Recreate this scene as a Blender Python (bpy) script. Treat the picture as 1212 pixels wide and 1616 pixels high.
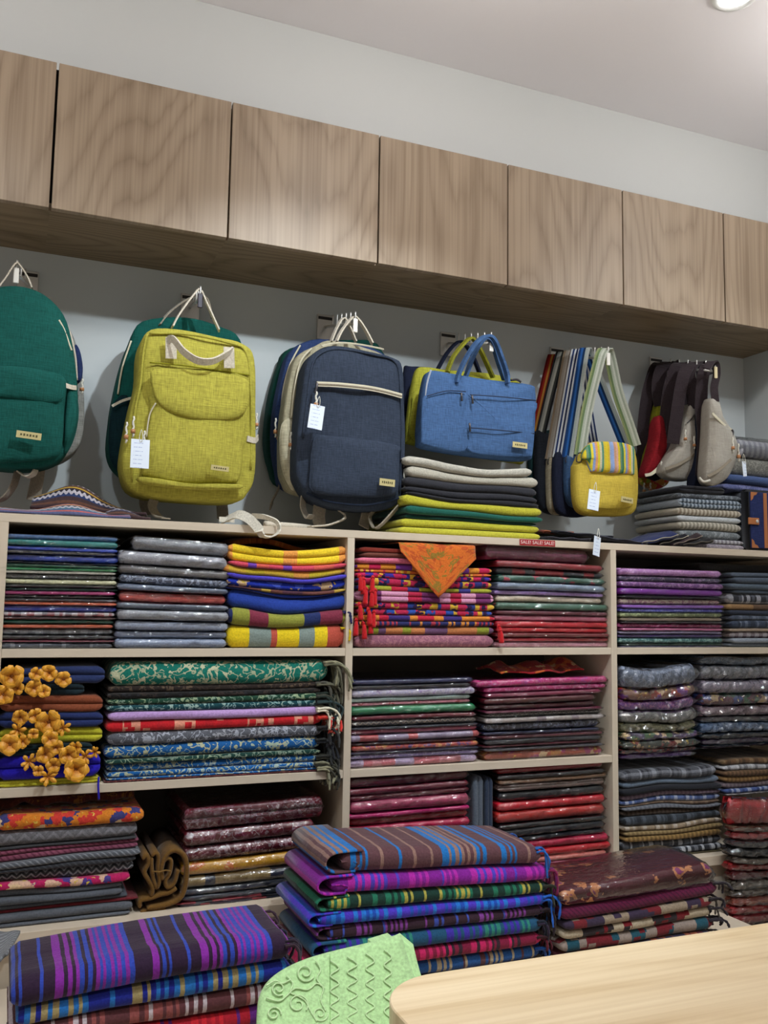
import bpy, math, random
from mathutils import Vector, Matrix, noise as mnoise

for o in list(bpy.data.objects):
    bpy.data.objects.remove(o)
scene = bpy.context.scene
col = scene.collection
random.seed(7)

# ------------------------------------------------------------------ camera
FPX = 1450.0
PITCH, YAW, ROLL = math.radians(5.966), math.radians(22.371), math.radians(0.904)
CAM = Vector((0.0, 0.0, 1.35))
_fw = Vector((math.sin(YAW) * math.cos(PITCH), math.cos(YAW) * math.cos(PITCH), math.sin(PITCH)))
_r0 = Vector((math.cos(YAW), -math.sin(YAW), 0.0))
_u0 = Vector((-math.sin(PITCH) * math.sin(YAW), -math.sin(PITCH) * math.cos(YAW), math.cos(PITCH)))
_rt = _r0 * math.cos(ROLL) + _u0 * math.sin(ROLL)
_up = -_r0 * math.sin(ROLL) + _u0 * math.cos(ROLL)
cd = bpy.data.cameras.new('camera')
cam = bpy.data.objects.new('camera', cd)
col.objects.link(cam)
cd.sensor_fit = 'VERTICAL'
cd.sensor_height = 36.0
cd.sensor_width = 27.0
cd.lens = 36.0 * FPX / 1616.0
cd.clip_start = 0.02
M3 = Matrix((_rt, _up, -_fw)).transposed()
cam.matrix_world = Matrix.Translation(CAM) @ M3.to_4x4()
scene.camera = cam

def at(px, py, Y):
    """point of the photograph at the real distance Y from the camera towards the wall"""
    d = _fw + _rt * ((px - 606.0) / FPX) - _up * ((py - 808.0) / FPX)
    return CAM + d * (Y / d.y)

def atz(px, py, z):
    d = _fw + _rt * ((px - 606.0) / FPX) - _up * ((py - 808.0) / FPX)
    return CAM + d * ((z - CAM.z) / d.z)

# ------------------------------------------------------------------ world, exposure
w = bpy.data.worlds.new('shop_ambient')
scene.world = w
w.use_nodes = True
w.node_tree.nodes['Background'].inputs[0].default_value = (1.0, 0.93, 0.85, 1)
w.node_tree.nodes['Background'].inputs[1].default_value = 0.23
scene.view_settings.view_transform = 'Standard'
scene.view_settings.look = 'None'
scene.view_settings.gamma = 1.0
scene.view_settings.use_curve_mapping = False
scene.view_settings.exposure = 0.15

# ------------------------------------------------------------------ ceiling spot lamps (their light)
CEIL = 2.884
SPOTS = [  # x, y, aim x, aim y, aim z, watts, cone degrees, blend
    (-0.30, 0.85, -0.05, 1.85, 1.37, 19, 74, 0.45),
    (0.85, 0.85, 0.66, 1.85, 1.40, 74, 70, 0.40),
    (1.95, 0.85, 1.75, 1.85, 1.37, 34, 74, 0.45),
    (1.15, 0.55, 1.10, 0.80, 0.90, 18, 80, 0.6),
    # added unseen lamps behind the camera; their floor bounce brightens the ceiling
    (-0.6, -0.5, -0.6, -0.5, 0.0, 60, 110, 0.6),
    (0.9, -0.5, 0.9, -0.5, 0.0, 60, 110, 0.6),
    (-0.6, -1.7, -0.6, -1.7, 0.0, 60, 110, 0.6),
    (0.9, -1.7, 0.9, -1.7, 0.0, 60, 110, 0.6),
]
# unseen globes added below the ceiling to brighten it and the upper wall (x, y, z, radiance)
ADDED_GLOBES = [(-0.42, 1.40, 2.66, 74.0), (0.86, 1.40, 2.66, 74.0), (2.02, 1.40, 2.66, 74.0)]
def aim(o, loc, target):
    o.location = loc
    o.rotation_euler = (Vector(target) - Vector(loc)).to_track_quat('-Z', 'Y').to_euler()
for i, (x, y, ax, ay, az, watt, cone, blend) in enumerate(SPOTS):
    ld = bpy.data.lights.new('spot_light', 'SPOT')
    ld.energy = watt
    ld.color = (0.84, 0.94, 1.0) if i < 3 else (0.96, 0.98, 1.0) if i < 4 else (1.0, 0.95, 0.88)
    ld.spot_size = math.radians(cone)
    ld.spot_blend = blend
    ld.shadow_soft_size = 0.03
    lo = bpy.data.objects.new('spot_light', ld)
    col.objects.link(lo)
    aim(lo, (x, y, CEIL - 0.03), (ax, ay, az))

# ------------------------------------------------------------------ mesh helpers
class MB:
    def __init__(self):
        self.v = []; self.f = []; self.uv = []; self.sm = True
    def add(self, verts, faces, uvs=None):
        n = len(self.v)
        self.v += [Vector(p) for p in verts]
        self.f += [tuple(i + n for i in f) for f in faces]
        if uvs is None:
            uvs = [(p[0], p[2]) for p in verts]
        self.uv += uvs
        return self
    def box(self, x0, x1, y0, y1, z0, z1, bev=0.0):
        if bev <= 0:
            vs = [(x, y, z) for z in (z0, z1) for y in (y0, y1) for x in (x0, x1)]
            fs = [(0, 2, 3, 1), (4, 5, 7, 6), (0, 1, 5, 4), (2, 6, 7, 3), (0, 4, 6, 2), (1, 3, 7, 5)]
            return self.add(vs, fs)
        b = bev
        vs = []; fs = []
        X, Y, Z = (x0, x1), (y0, y1), (z0, z1)
        idx = {}
        for sx in (0, 1):
            for sy in (0, 1):
                for sz in (0, 1):
                    for ax in range(3):
                        p = [X[sx], Y[sy], Z[sz]]
                        s = (sx, sy, sz)
                        for k in range(3):
                            if k != ax:
                                p[k] += b if s[k] == 0 else -b
                        idx[(sx, sy, sz, ax)] = len(vs); vs.append(tuple(p))
        for ax in range(3):
            o1, o2 = [k for k in range(3) if k != ax]
            for s in (0, 1):
                q = []
                for a, c in ((0, 0), (1, 0), (1, 1), (0, 1)):
                    t = [0, 0, 0]; t[ax] = s; t[o1] = a; t[o2] = c
                    q.append(idx[(*t, ax)])
                fs.append(tuple(q))
        for ax in range(3):
            o1, o2 = [k for k in range(3) if k != ax]
            for a in (0, 1):
                for c in (0, 1):
                    t0 = [0, 0, 0]; t0[o1] = a; t0[o2] = c
                    t1 = list(t0); t1[ax] = 1
                    fs.append((idx[(*t0, o1)], idx[(*t1, o1)], idx[(*t1, o2)], idx[(*t0, o2)]))
        for sx in (0, 1):
            for sy in (0, 1):
                for sz in (0, 1):
                    fs.append(tuple(idx[(sx, sy, sz, k)] for k in range(3)))
        return self.add(vs, fs)
    def tube(self, pts, r, n=8, cap=True):
        pts = [Vector(p) for p in pts]
        rs = r if isinstance(r, (list, tuple)) else [r] * len(pts)
        rings = []; vs = []; uvs = []; L = 0
        t0 = (pts[1] - pts[0]).normalized()
        ref = Vector((0, 0, 1)) if abs(t0.z) < 0.9 else Vector((1, 0, 0))
        nrm = t0.cross(ref).normalized()
        for i, p in enumerate(pts):
            t = (pts[min(i + 1, len(pts) - 1)] - pts[max(i - 1, 0)]).normalized()
            nrm = (nrm - t * nrm.dot(t)).normalized()
            bi = t.cross(nrm)
            if i: L += (p - pts[i - 1]).length
            for k in range(n):
                a = 2 * math.pi * k / n
                vs.append(p + (nrm * math.cos(a) + bi * math.sin(a)) * rs[i])
                uvs.append((L, rs[i] * a))
        fs = []
        for i in range(len(pts) - 1):
            for k in range(n):
                fs.append((i * n + k, i * n + (k + 1) % n, (i + 1) * n + (k + 1) % n, (i + 1) * n + k))
        if cap:
            fs.append(tuple(reversed(range(n)))); fs.append(tuple((len(pts) - 1) * n + k for k in range(n)))
        return self.add(vs, fs, uvs)
    def ribbon(self, pts, width, thick, side):
        """flat strap swept along pts; side = direction of its width"""
        pts = [Vector(p) for p in pts]
        vs = []; uvs = []; L = 0
        for i, p in enumerate(pts):
            t = (pts[min(i + 1, len(pts) - 1)] - pts[max(i - 1, 0)]).normalized()
            s = Vector(side[i] if isinstance(side, list) else side)
            s = (s - t * s.dot(t)).normalized()
            nn = t.cross(s)
            wd = width[i] if isinstance(width, list) else width
            if i: L += (p - pts[i - 1]).length
            for a, b in ((-1, -1), (1, -1), (1, 1), (-1, 1)):
                vs.append(p + s * (a * wd / 2) + nn * (b * thick / 2))
                uvs.append((a * wd / 2, L))
        fs = []
        for i in range(len(pts) - 1):
            for k in range(4):
                fs.append((i * 4 + k, i * 4 + (k + 1) % 4, (i + 1) * 4 + (k + 1) % 4, (i + 1) * 4 + k))
        fs.append((3, 2, 1, 0)); m = (len(pts) - 1) * 4
        fs.append((m, m + 1, m + 2, m + 3))
        return self.add(vs, fs, uvs)
    def build(self, name, mat, parent=None, loc=None, smooth=True):
        me = bpy.data.meshes.new(name)
        me.from_pydata([tuple(p) for p in self.v], [], self.f)
        uvl = me.uv_layers.new(name='UVMap')
        for lp in me.loops:
            uvl.data[lp.index].uv = self.uv[lp.vertex_index]
        if smooth:
            me.polygons.foreach_set('use_smooth', [True] * len(me.polygons))
        me.materials.append(mat)
        me.update()
        o = bpy.data.objects.new(name, me)
        col.objects.link(o)
        if parent: o.parent = parent
        if loc is not None: o.location = loc
        return o

def recalc(o):
    import bmesh
    bm = bmesh.new(); bm.from_mesh(o.data)
    bmesh.ops.recalc_face_normals(bm, faces=bm.faces)
    bm.to_mesh(o.data); bm.free()
    return o

def smoothpath(pts, n=6, closed=False):
    pts = [Vector(p) for p in pts]; out = []
    m = len(pts)
    rng = range(m) if closed else range(m - 1)
    for i in rng:
        if closed:
            p0, p1, p2, p3 = pts[(i - 1) % m], pts[i], pts[(i + 1) % m], pts[(i + 2) % m]
        else:
            p0, p1, p2, p3 = pts[max(i - 1, 0)], pts[i], pts[i + 1], pts[min(i + 2, m - 1)]
        for k in range(n):
            t = k / n
            out.append(0.5 * ((2 * p1) + (p2 - p0) * t + (2 * p0 - 5 * p1 + 4 * p2 - p3) * t * t + (3 * p1 - p0 - 3 * p2 + p3) * t ** 3))
    if not closed: out.append(pts[-1])
    return out

def tag(o, label=None, cat=None, group=None, kind=None):
    if label: o['label'] = label
    if cat: o['category'] = cat
    if group: o['group'] = group
    if kind: o['kind'] = kind
    return o

def empty(name, loc, label, cat, group=None):
    o = bpy.data.objects.new(name, None)
    o.empty_display_size = 0.05
    col.objects.link(o); o.location = loc
    return tag(o, label, cat, group)

# ------------------------------------------------------------------ materials
def lin(h, k=1.0):
    if not isinstance(h, str): return (*h[:3], 1)
    r = []
    for i in (0, 2, 4):
        c = int(h[i:i + 2], 16) / 255
        r.append((c / 12.92 if c <= 0.04045 else ((c + 0.055) / 1.055) ** 2.4) * k)
    return (*r, 1)

class NT:
    def __init__(self, name):
        self.m = bpy.data.materials.new(name); self.m.use_nodes = True
        self.t = self.m.node_tree
        self.b = self.t.nodes['Principled BSDF']
        self.out = self.t.nodes['Material Output']
    def n(self, typ, **kw):
        nd = self.t.nodes.new(typ)
        for k, v in kw.items():
            if k.startswith('i_'):
                key = k[2:]
                key = int(key) if key.isdigit() else key.replace('_', ' ')
                self.set(nd.inputs[key], v)
            else: setattr(nd, k, v)
        return nd
    def set(self, sock, v):
        if hasattr(v, 'is_output'): self.t.links.new(v, sock)
        else: sock.default_value = v
    def math(self, op, a, b=0.0, c=None):
        nd = self.t.nodes.new('ShaderNodeMath'); nd.operation = op
        self.set(nd.inputs[0], a); self.set(nd.inputs[1], b)
        if c is not None: self.set(nd.inputs[2], c)
        return nd.outputs[0]
    def mix(self, f, a, b, mode='MIX'):
        nd = self.t.nodes.new('ShaderNodeMix'); nd.data_type = 'RGBA'; nd.blend_type = mode
        self.set(nd.inputs[0], f); self.set(nd.inputs[6], a); self.set(nd.inputs[7], b)
        return nd.outputs[2]
    def uv(self, sx=1, sy=1, rnd=False):
        tc = self.n('ShaderNodeTexCoord')
        mp = self.n('ShaderNodeMapping')
        self.t.links.new(tc.outputs['UV'], mp.inputs[0])
        mp.inputs['Scale'].default_value = (sx, sy, 1)
        if rnd:
            oi = self.n('ShaderNodeObjectInfo')
            cb = self.n('ShaderNodeCombineXYZ')
            r = self.math('MULTIPLY', oi.outputs['Random'], 7.3 * sx)
            self.t.links.new(r, cb.inputs[0]); self.t.links.new(self.math('MULTIPLY', r, 3.7), cb.inputs[2])
            self.t.links.new(cb.outputs[0], mp.inputs['Location'])
        return mp.outputs[0]
    def wuv(self, k, warp=0.3, fr=2.2):
        """scaled UV with each blossom pushed out of round"""
        v = self.uv(k, k, True)
        nz = self.n('ShaderNodeTexNoise', i_Vector=v, i_Scale=fr, i_Detail=2.0)
        vm = self.n('ShaderNodeVectorMath', operation='MULTIPLY_ADD')
        self.set(vm.inputs[0], nz.outputs['Color']); vm.inputs[1].default_value = (warp * 3, warp * 3, 0); self.set(vm.inputs[2], v)
        return vm.outputs[0]
    def ramp(self, fac, stops, const=False):
        nd = self.t.nodes.new('ShaderNodeValToRGB')
        cr = nd.color_ramp
        if const: cr.interpolation = 'CONSTANT'
        while len(cr.elements) < len(stops): cr.elements.new(0.5)
        for e, (p, c) in zip(cr.elements, stops):
            e.position = p; e.color = c
        self.set(nd.inputs[0], fac)
        return nd.outputs[0]
    def bump(self, h, strength=0.3, dist=0.002):
        nd = self.n('ShaderNodeBump')
        nd.inputs['Strength'].default_value = strength; nd.inputs['Distance'].default_value = dist
        self.set(nd.inputs['Height'], h)
        self.t.links.new(nd.outputs[0], self.b.inputs['Normal'])
        return nd.outputs[0]
    def base(self, c, rough=0.8, spec=0.3, metal=0.0):
        self.set(self.b.inputs['Base Color'], c)
        self.b.inputs['Roughness'].default_value = rough
        self.b.inputs['Specular IOR Level'].default_value = spec
        self.b.inputs['Metallic'].default_value = metal
        return self.m

_cache = {}
def plain(name, hexc, rough=0.6, spec=0.4, metal=0.0, bump=0.0, bscale=300):
    key = ('plain', name)
    if key in _cache: return _cache[key]
    t = NT(name)
    if bump:
        nz = t.n('ShaderNodeTexNoise', i_Scale=bscale)
        t.set(nz.inputs['Vector'], t.n('ShaderNodeTexCoord').outputs['Object'])
        t.bump(nz.outputs[0], bump, 0.001)
    _cache[key] = t.base(lin(hexc), rough, spec, metal)
    return _cache[key]

def wood(name, light, dark, sx, sz, horizontal=False, rough=0.45, fine=0.5, contour=34.0, ax=(0, 2), ringw=0.36):
    """long-grained veneer: contour lines of a stretched noise field give the cathedral figure"""
    t = NT(name)
    tc = t.n('ShaderNodeTexCoord')
    oi = t.n('ShaderNodeObjectInfo')
    sp = t.n('ShaderNodeSeparateXYZ'); t.set(sp.inputs[0], tc.outputs['Object'])
    cx, cz = sp.outputs[ax[0]], sp.outputs[ax[1]]
    if horizontal: cx, cz = cz, cx
    r = t.math('MULTIPLY', oi.outputs['Random'], 37.0)
    def vec(a, b):
        c = t.n('ShaderNodeCombineXYZ')
        t.set(c.inputs[0], t.math('MULTIPLY', cx, a)); t.set(c.inputs[1], t.math('MULTIPLY', cz, b)); t.set(c.inputs[2], r)
        return c.outputs[0]
    n1 = t.n('ShaderNodeTexNoise', i_Vector=vec(sx, sz), i_Scale=1.0, i_Detail=1.5, i_Roughness=0.35)
    wob = t.n('ShaderNodeTexNoise', i_Vector=vec(sx * 12, sz * 4), i_Scale=1.0, i_Detail=2.0)
    ring = t.math('FRACT', t.math('ADD', t.math('MULTIPLY', n1.outputs[0], contour), t.math('MULTIPLY', wob.outputs[0], 0.7)))
    ring = t.math('MULTIPLY', t.math('PINGPONG', ring, 0.5), 2.0)
    ring = t.math('POWER', ring, 2.2)
    n2 = t.n('ShaderNodeTexNoise', i_Vector=vec(sx * 48, sz * 2.2), i_Scale=1.0, i_Detail=3.0)
    n3 = t.n('ShaderNodeTexNoise', i_Vector=vec(sx * 6, sz * 0.8), i_Scale=1.0, i_Detail=2.0)
    f = t.math('SUBTRACT', t.math('ADD', t.math('MULTIPLY', n2.outputs[0], fine), t.math('MULTIPLY', n3.outputs[0], 0.45)), t.math('MULTIPLY', ring, ringw))
    f = t.math('ADD', f, 0.25)
    c = t.ramp(f, [(0.25, lin(dark)), (0.85, lin(light))])
    t.bump(n2.outputs[0], 0.08, 0.001)
    return t.base(c, rough, 0.35)

def darker(h, k): return lin(h, k)

def fabric(c1, pat='plain', c2=None, c3=None, s=1.0, rough=0.85, spec=0.2, seed=0, fuzz=1.0):
    """woven cloth; UV is in metres, u along the cloth, v across the fold"""
    key = ('fab', c1, pat, c2, c3, s, rough, seed, fuzz)
    if key in _cache: return _cache[key]
    t = NT('cloth_%s_%s' % (pat, c1))
    a = lin(c1); b = lin(c2) if c2 else lin(c1, 0.6); c = lin(c3) if c3 else b
    rnd = random.Random(hash((c1, c2, c3, seed)) % 9999 if False else sum(ord(ch) for ch in (c1 + str(c2) + str(c3))) + seed * 77)
    sep = t.n('ShaderNodeSeparateXYZ'); t.set(sep.inputs[0], t.uv())
    u, v = sep.outputs[0], sep.outputs[1]
    oi = t.n('ShaderNodeObjectInfo').outputs['Random']
    ur = t.math('ADD', u, t.math('MULTIPLY', oi, 1.7))
    def noise(sx, sy, det=2, dis=0.0):
        return t.n('ShaderNodeTexNoise', i_Vector=t.uv(sx, sy, True), i_Scale=1.0, i_Detail=det, i_Distortion=dis).outputs[0]
    def band(coord, cols, period):
        # constant ramp of irregular stripes
        f = t.math('FRACT', t.math('DIVIDE', coord, period))
        ws = [rnd.uniform(0.4, 1.6) for _ in cols]; S = sum(ws); p = 0; st = []
        for wi, ci in zip(ws, cols):
            st.append((p, ci)); p += wi / S
        return t.ramp(f, st, True)
    if pat == 'plain':
        cc = a
    elif pat == 'stripes':       # multi-colour stripes across the length
        cols_, widths = [], []
        k = 0
        while len(cols_) < 31:
            if rnd.random() < 0.45:            # cluster of fine lines
                alt = rnd.choice([[b, c], [b, a], [c, a], [b, a]])
                for j in range(rnd.randint(3, 6)):
                    cols_.append(alt[j % 2]); widths.append(rnd.uniform(0.35, 0.6))
            else:                              # broad ground band with one line
                cols_.append(a); widths.append(rnd.uniform(1.2, 2.2)); cols_.append(rnd.choice([b, c])); widths.append(rnd.uniform(0.3, 0.5))
        cols_ = cols_[:31]; widths = widths[:31]
        f = t.math('FRACT', t.math('DIVIDE', t.math('ADD', ur, t.math('MULTIPLY', noise(25, 25), 0.004)), 0.27 * s))
        S = sum(widths); p = 0; st = []
        for ci, wi in zip(cols_, widths):
            st.append((p, ci)); p += wi / S
        cc = t.ramp(f, st, True)
    elif pat == 'pin':           # fine two colour stripes
        f = t.math('FRACT', t.math('DIVIDE', u, 0.014 * s))
        cc = t.ramp(f, [(0, a), (0.5, b)], True)
    elif pat == 'edge':          # broad blocks of colour
        cc = band(ur, [a, b, a, c, a, a, b, c], 0.30 * s)
    elif pat == 'plaid':
        x = band(ur, [a, b, a, c, a, b, a, a, c, b], 0.10 * s)
        y = band(v, [a, b, a, c, a, b, a, a, c, b], 0.10 * s)
        cc = t.mix(0.4, x, y)
    elif pat == 'gingham':
        f = t.math('GREATER_THAN', t.math('FRACT', t.math('DIVIDE', u, 0.03 * s)), 0.5)
        g = t.math('GREATER_THAN', t.math('FRACT', t.math('DIVIDE', v, 0.03 * s)), 0.5)
        cc = t.mix(t.math('MULTIPLY', t.math('ADD', f, g), 0.5), a, b)
    elif pat == 'floral':        # scrolling sprigs: thin contours and small blossoms
        n1 = noise(44 / s, 44 / s, 1.0, 0.6)
        line = t.math('LESS_THAN', t.math('ABSOLUTE', t.math('SUBTRACT', n1, 0.5)), 0.022)
        n2_ = noise(75 / s, 75 / s, 1.0, 1.6)
        line = t.math('MAXIMUM', line, t.math('GREATER_THAN', n2_, 0.63))
        vo = t.n('ShaderNodeTexVoronoi', i_Vector=t.uv(62 / s, 62 / s, True), i_Scale=1.0)
        wob = t.math('MULTIPLY', noise(220 / s, 220 / s), 0.45)
        ds = t.math('ADD', vo.outputs['Distance'], wob)
        spot = t.math('MULTIPLY', t.math('LESS_THAN', ds, 0.50), t.math('GREATER_THAN', ds, 0.30))
        f = t.math('MAXIMUM', line, spot)
        cc = t.mix(f, a, t.mix(t.math('GREATER_THAN', noise(20, 20), 0.5), b, c))
    elif pat == 'bloom':         # larger coloured blossoms
        vo = t.n('ShaderNodeTexVoronoi', i_Vector=t.wuv(26 / s, 0.3), i_Scale=1.0)
        wob = t.math('MULTIPLY', noise(70 / s, 70 / s, 2, 0.5), 0.55)
        f = t.math('LESS_THAN', t.math('ADD', vo.outputs['Distance'], wob), 0.58)
        g = t.math('LESS_THAN', t.math('ADD', vo.outputs['Distance'], wob), 0.42)
        cc = t.mix(g, t.mix(f, a, b), c)
    elif pat == 'multi':         # busy many-coloured print
        vo = t.n('ShaderNodeTexVoronoi', i_Vector=t.wuv(46 / s, 0.35), i_Scale=1.0)
        hs = t.n('ShaderNodeSeparateColor'); t.set(hs.inputs[0], vo.outputs['Color'])
        cc = t.ramp(hs.outputs[0], [(0, a), (0.40, b), (0.56, a), (0.72, c), (0.84, lin('d8b890')), (0.92, b)], True)
        cc = t.mix(t.math('LESS_THAN', vo.outputs['Distance'], 0.16), cc, lin('d8b850'))
    elif pat == 'zigzag':
        tri = t.math('PINGPONG', u, 0.007 * s)
        f = t.math('FRACT', t.math('DIVIDE', t.math('ADD', v, tri), 0.009 * s))
        cc = t.ramp(f, [(0, a), (0.6, b)], True)
    elif pat == 'twill':
        f = t.math('FRACT', t.math('DIVIDE', t.math('ADD', v, u), 0.012 * s))
        cc = t.ramp(f, [(0, a), (0.65, b)], True)
    elif pat == 'braid':         # braided edging, dotted
        ch = t.n('ShaderNodeTexVoronoi', i_Vector=t.uv(95 / s, 150 / s), i_Scale=1.0)
        hs = t.n('ShaderNodeSeparateColor'); t.set(hs.inputs[0], ch.outputs['Color'])
        bl = band(ur, [a, b, c, a, b, a, c, b], 0.16)
        cc = t.mix(t.math('GREATER_THAN', hs.outputs[0], 0.78), bl, t.mix(t.math('GREATER_THAN', hs.outputs[1], 0.5), a, lin('2a1640')))
    elif pat == 'ethnic':        # jacquard rows
        f = t.math('FRACT', t.math('DIVIDE', v, 0.055 * s))
        rows = t.ramp(f, [(0, a), (0.16, b), (0.24, a), (0.36, c), (0.46, lin('1b1b28')), (0.62, a), (0.7, lin('c9a43a')), (0.76, b), (0.9, lin('1b1b28'))], True)
        tri = t.math('PINGPONG', u, 0.006 * s)
        z = t.math('LESS_THAN', t.math('FRACT', t.math('DIVIDE', t.math('ADD', v, tri), 0.0275 * s)), 0.28)
        inrow = t.math('MULTIPLY', t.math('GREATER_THAN', f, 0.42), t.math('LESS_THAN', f, 0.64))
        inrow = t.math('MAXIMUM', inrow, t.math('GREATER_THAN', f, 0.90))
        cc = t.mix(t.math('MULTIPLY', t.math('MULTIPLY', z, inrow), 0.8), rows, lin('c4bcc4'))
    elif pat == 'motif':         # cream ground with large coloured motifs in blocks
        vo = t.n('ShaderNodeTexVoronoi', i_Vector=t.uv(30 / s, 30 / s, True), i_Scale=1.0, distance='CHEBYCHEV')
        f = t.math('LESS_THAN', vo.outputs['Distance'], 0.28)
        blk = band(ur, [a, b, a, c, b, a, c], 0.34 * s)
        alt = band(ur, [c, a, b, a, a, c, b], 0.34 * s)
        cc = t.mix(f, blk, alt)
    else:
        cc = a
    # yarn mottling and slight wear
    mott = noise(260, 260, 2)
    cc = t.mix(1.0, cc, t.ramp(mott, [(0.2, (0.72, 0.72, 0.72, 1)), (0.8, (1.18, 1.18, 1.18, 1))]), 'MULTIPLY')
    fold = noise(9, 30, 2, 0.4)
    h = t.math('ADD', t.math('MULTIPLY', mott, 0.5), t.math('MULTIPLY', fold, 2.2 * fuzz))
    t.bump(h, 0.35, 0.004)
    if rough > 0.7:
        t.b.inputs['Sheen Weight'].default_value = 0.15
        t.b.inputs['Sheen Roughness'].default_value = 0.5
    _cache[key] = t.base(cc, rough, spec)
    return _cache[key]

def weave(hexc, contrast=0.75, rough=0.9):
    """slubby hemp canvas"""
    key = ('weave', hexc, contrast)
    if key in _cache: return _cache[key]
    t = NT('hemp_canvas_' + hexc)
    n1 = t.n('ShaderNodeTexNoise', i_Vector=t.uv(45, 480, True), i_Scale=1.0, i_Detail=2.0).outputs[0]
    n2 = t.n('ShaderNodeTexNoise', i_Vector=t.uv(480, 45, True), i_Scale=1.0, i_Detail=2.0).outputs[0]
    n3 = t.n('ShaderNodeTexNoise', i_Vector=t.uv(14, 18, True), i_Scale=1.0, i_Detail=3.0, i_Distortion=0.5).outputs[0]
    s = t.math('ADD', n1, n2)
    k = 0.5 * contrast
    c = t.ramp(t.math('MULTIPLY', s, 0.5), [(0.3, lin(hexc, 1 - k)), (0.7, lin(hexc, 1 + k * 0.7))])
    h = t.math('ADD', t.math('MULTIPLY', s, 0.6), t.math('MULTIPLY', n3, 2.0))
    t.bump(h, 0.45, 0.004)
    _cache[key] = t.base(c, rough, 0.15)
    return _cache[key]

def film(name='clear_film', strength=1.0, tint=(1, 1, 1, 1), scale=26.0, rough=0.15, base=0.02):
    if name in _cache: return _cache[name]
    t = NT(name)
    tr = t.n('ShaderNodeBsdfTransparent'); tr.inputs[0].default_value = tint
    gl = t.n('ShaderNodeBsdfGlossy'); gl.inputs['Roughness'].default_value = rough
    nz = t.n('ShaderNodeTexNoise', i_Vector=t.uv(scale, scale * 2.2, True), i_Scale=1.0, i_Detail=3.0, i_Distortion=1.0)
    bp = t.n('ShaderNodeBump'); bp.inputs['Strength'].default_value = 0.9; bp.inputs['Distance'].default_value = 0.0035
    t.set(bp.inputs['Height'], nz.outputs[0])
    t.set(gl.inputs['Normal'], bp.outputs[0])
    fr = t.n('ShaderNodeFresnel', i_IOR=1.45); t.set(fr.inputs['Normal'], bp.outputs[0])
    f = t.math('MINIMUM', t.math('MULTIPLY_ADD', fr.outputs[0], 1.0 * strength, base), 0.85)
    mx = t.n('ShaderNodeMixShader')
    t.set(mx.inputs[0], f); t.set(mx.inputs[1], tr.outputs[0]); t.set(mx.inputs[2], gl.outputs[0])
    t.set(t.out.inputs['Surface'], mx.outputs[0])
    _cache[name] = t.m
    return t.m
# ================================================================== the room
Y0 = 2.39      # back wall
Y2 = 2.10      # wall cabinet fronts
Y1 = 2.05      # shelf fronts
XR = 2.312     # end wall
Z = lambda q: CAM.z + q

def paint(name, hexc):
    t = NT(name)
    nz = t.n('ShaderNodeTexNoise', i_Vector=t.n('ShaderNodeTexCoord').outputs['Object'], i_Scale=60.0, i_Detail=3.0)
    t.bump(nz.outputs[0], 0.05, 0.001)
    return t.base(lin(hexc), 0.75, 0.25)
M_WALL = paint('wall_paint', 'cfd1d0')
M_WALL_TINT = paint('wall_paint_light_tint', 'c3c8c9')  # same wall paint; dimmer, bluer light below the cabinets put into the colour
M_CEIL = paint('ceiling_paint', 'efebee')
def struct(name, mb, mat):
    return tag(mb.build(name, mat, smooth=False), kind='structure')
struct('wall_back', MB().box(-2.2, XR + 0.1, Y0, Y0 + 0.1, 0, CEIL), M_WALL_TINT)
struct('wall_bulkhead', MB().box(-2.2, XR, 2.22, Y0 - 0.0005, CAM.z + 1.2155, CEIL - 0.0005), M_WALL)
struct('wall_right', MB().box(XR, XR + 0.1, -2.5, Y0, 0, CEIL), M_WALL_TINT)
struct('ceiling', MB().box(-2.2, XR + 0.1, -2.5, Y0 + 0.1, CEIL, CEIL + 0.1), M_CEIL)
tf = NT('floor_tile')
ft = tf.n('ShaderNodeTexBrick', i_Vector=tf.n('ShaderNodeTexCoord').outputs['Object'], i_Scale=1.0)
ft.offset = 0.0
ft.inputs['Color1'].default_value = lin('dcd8d0'); ft.inputs['Color2'].default_value = lin('d8d3ca'); ft.inputs['Mortar'].default_value = lin('7d776f')
ft.inputs['Mortar Size'].default_value = 0.004; ft.inputs['Brick Width'].default_value = 0.6; ft.inputs['Row Height'].default_value = 0.6
struct('floor', MB().box(-2.2, XR + 0.1, -2.5, Y0 + 0.1, -0.1, 0), tf.base(ft.outputs[0], 0.35, 0.5))

# recessed lamps: trim ring and glowing lens
M_TRIM = plain('lamp_trim_white', 'e6e6e4', 0.4)
M_CHROME = plain('chrome', 'd4d2ce', 0.32, 0.6, 0.65)
tg = NT('lamp_lens'); tg.b.inputs['Emission Color'].default_value = (0.93, 0.97, 1, 1); tg.b.inputs['Emission Strength'].default_value = 6.0
M_LENS = tg.base(lin('ffffff'), 0.3)
def downlight(x, y, label):
    o = empty('recessed_downlight', (x, y, CEIL), label, 'ceiling lamp', 'recessed ceiling lamps')
    n = 32; ring = MB(); vs = []; fs = []
    for k in range(n):
        a = 2 * math.pi * k / n
        for r, z in ((0.055, 0.0), (0.055, -0.006), (0.045, -0.008), (0.040, -0.002)):
            vs.append((r * math.cos(a), r * math.sin(a), z))
    for k in range(n):
        for j in range(3):
            fs.append((k * 4 + j, ((k + 1) % n) * 4 + j, ((k + 1) % n) * 4 + j + 1, k * 4 + j + 1))
    ring.add(vs, fs).build('trim_ring', M_TRIM, o)
    ln = MB(); ln.add([(0.041 * math.cos(2 * math.pi * k / n), 0.041 * math.sin(2 * math.pi * k / n), -0.003) for k in range(n)], [tuple(range(n))])
    ln.build('lens', M_LENS, o)
    return o
M_GLOBE = None
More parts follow.
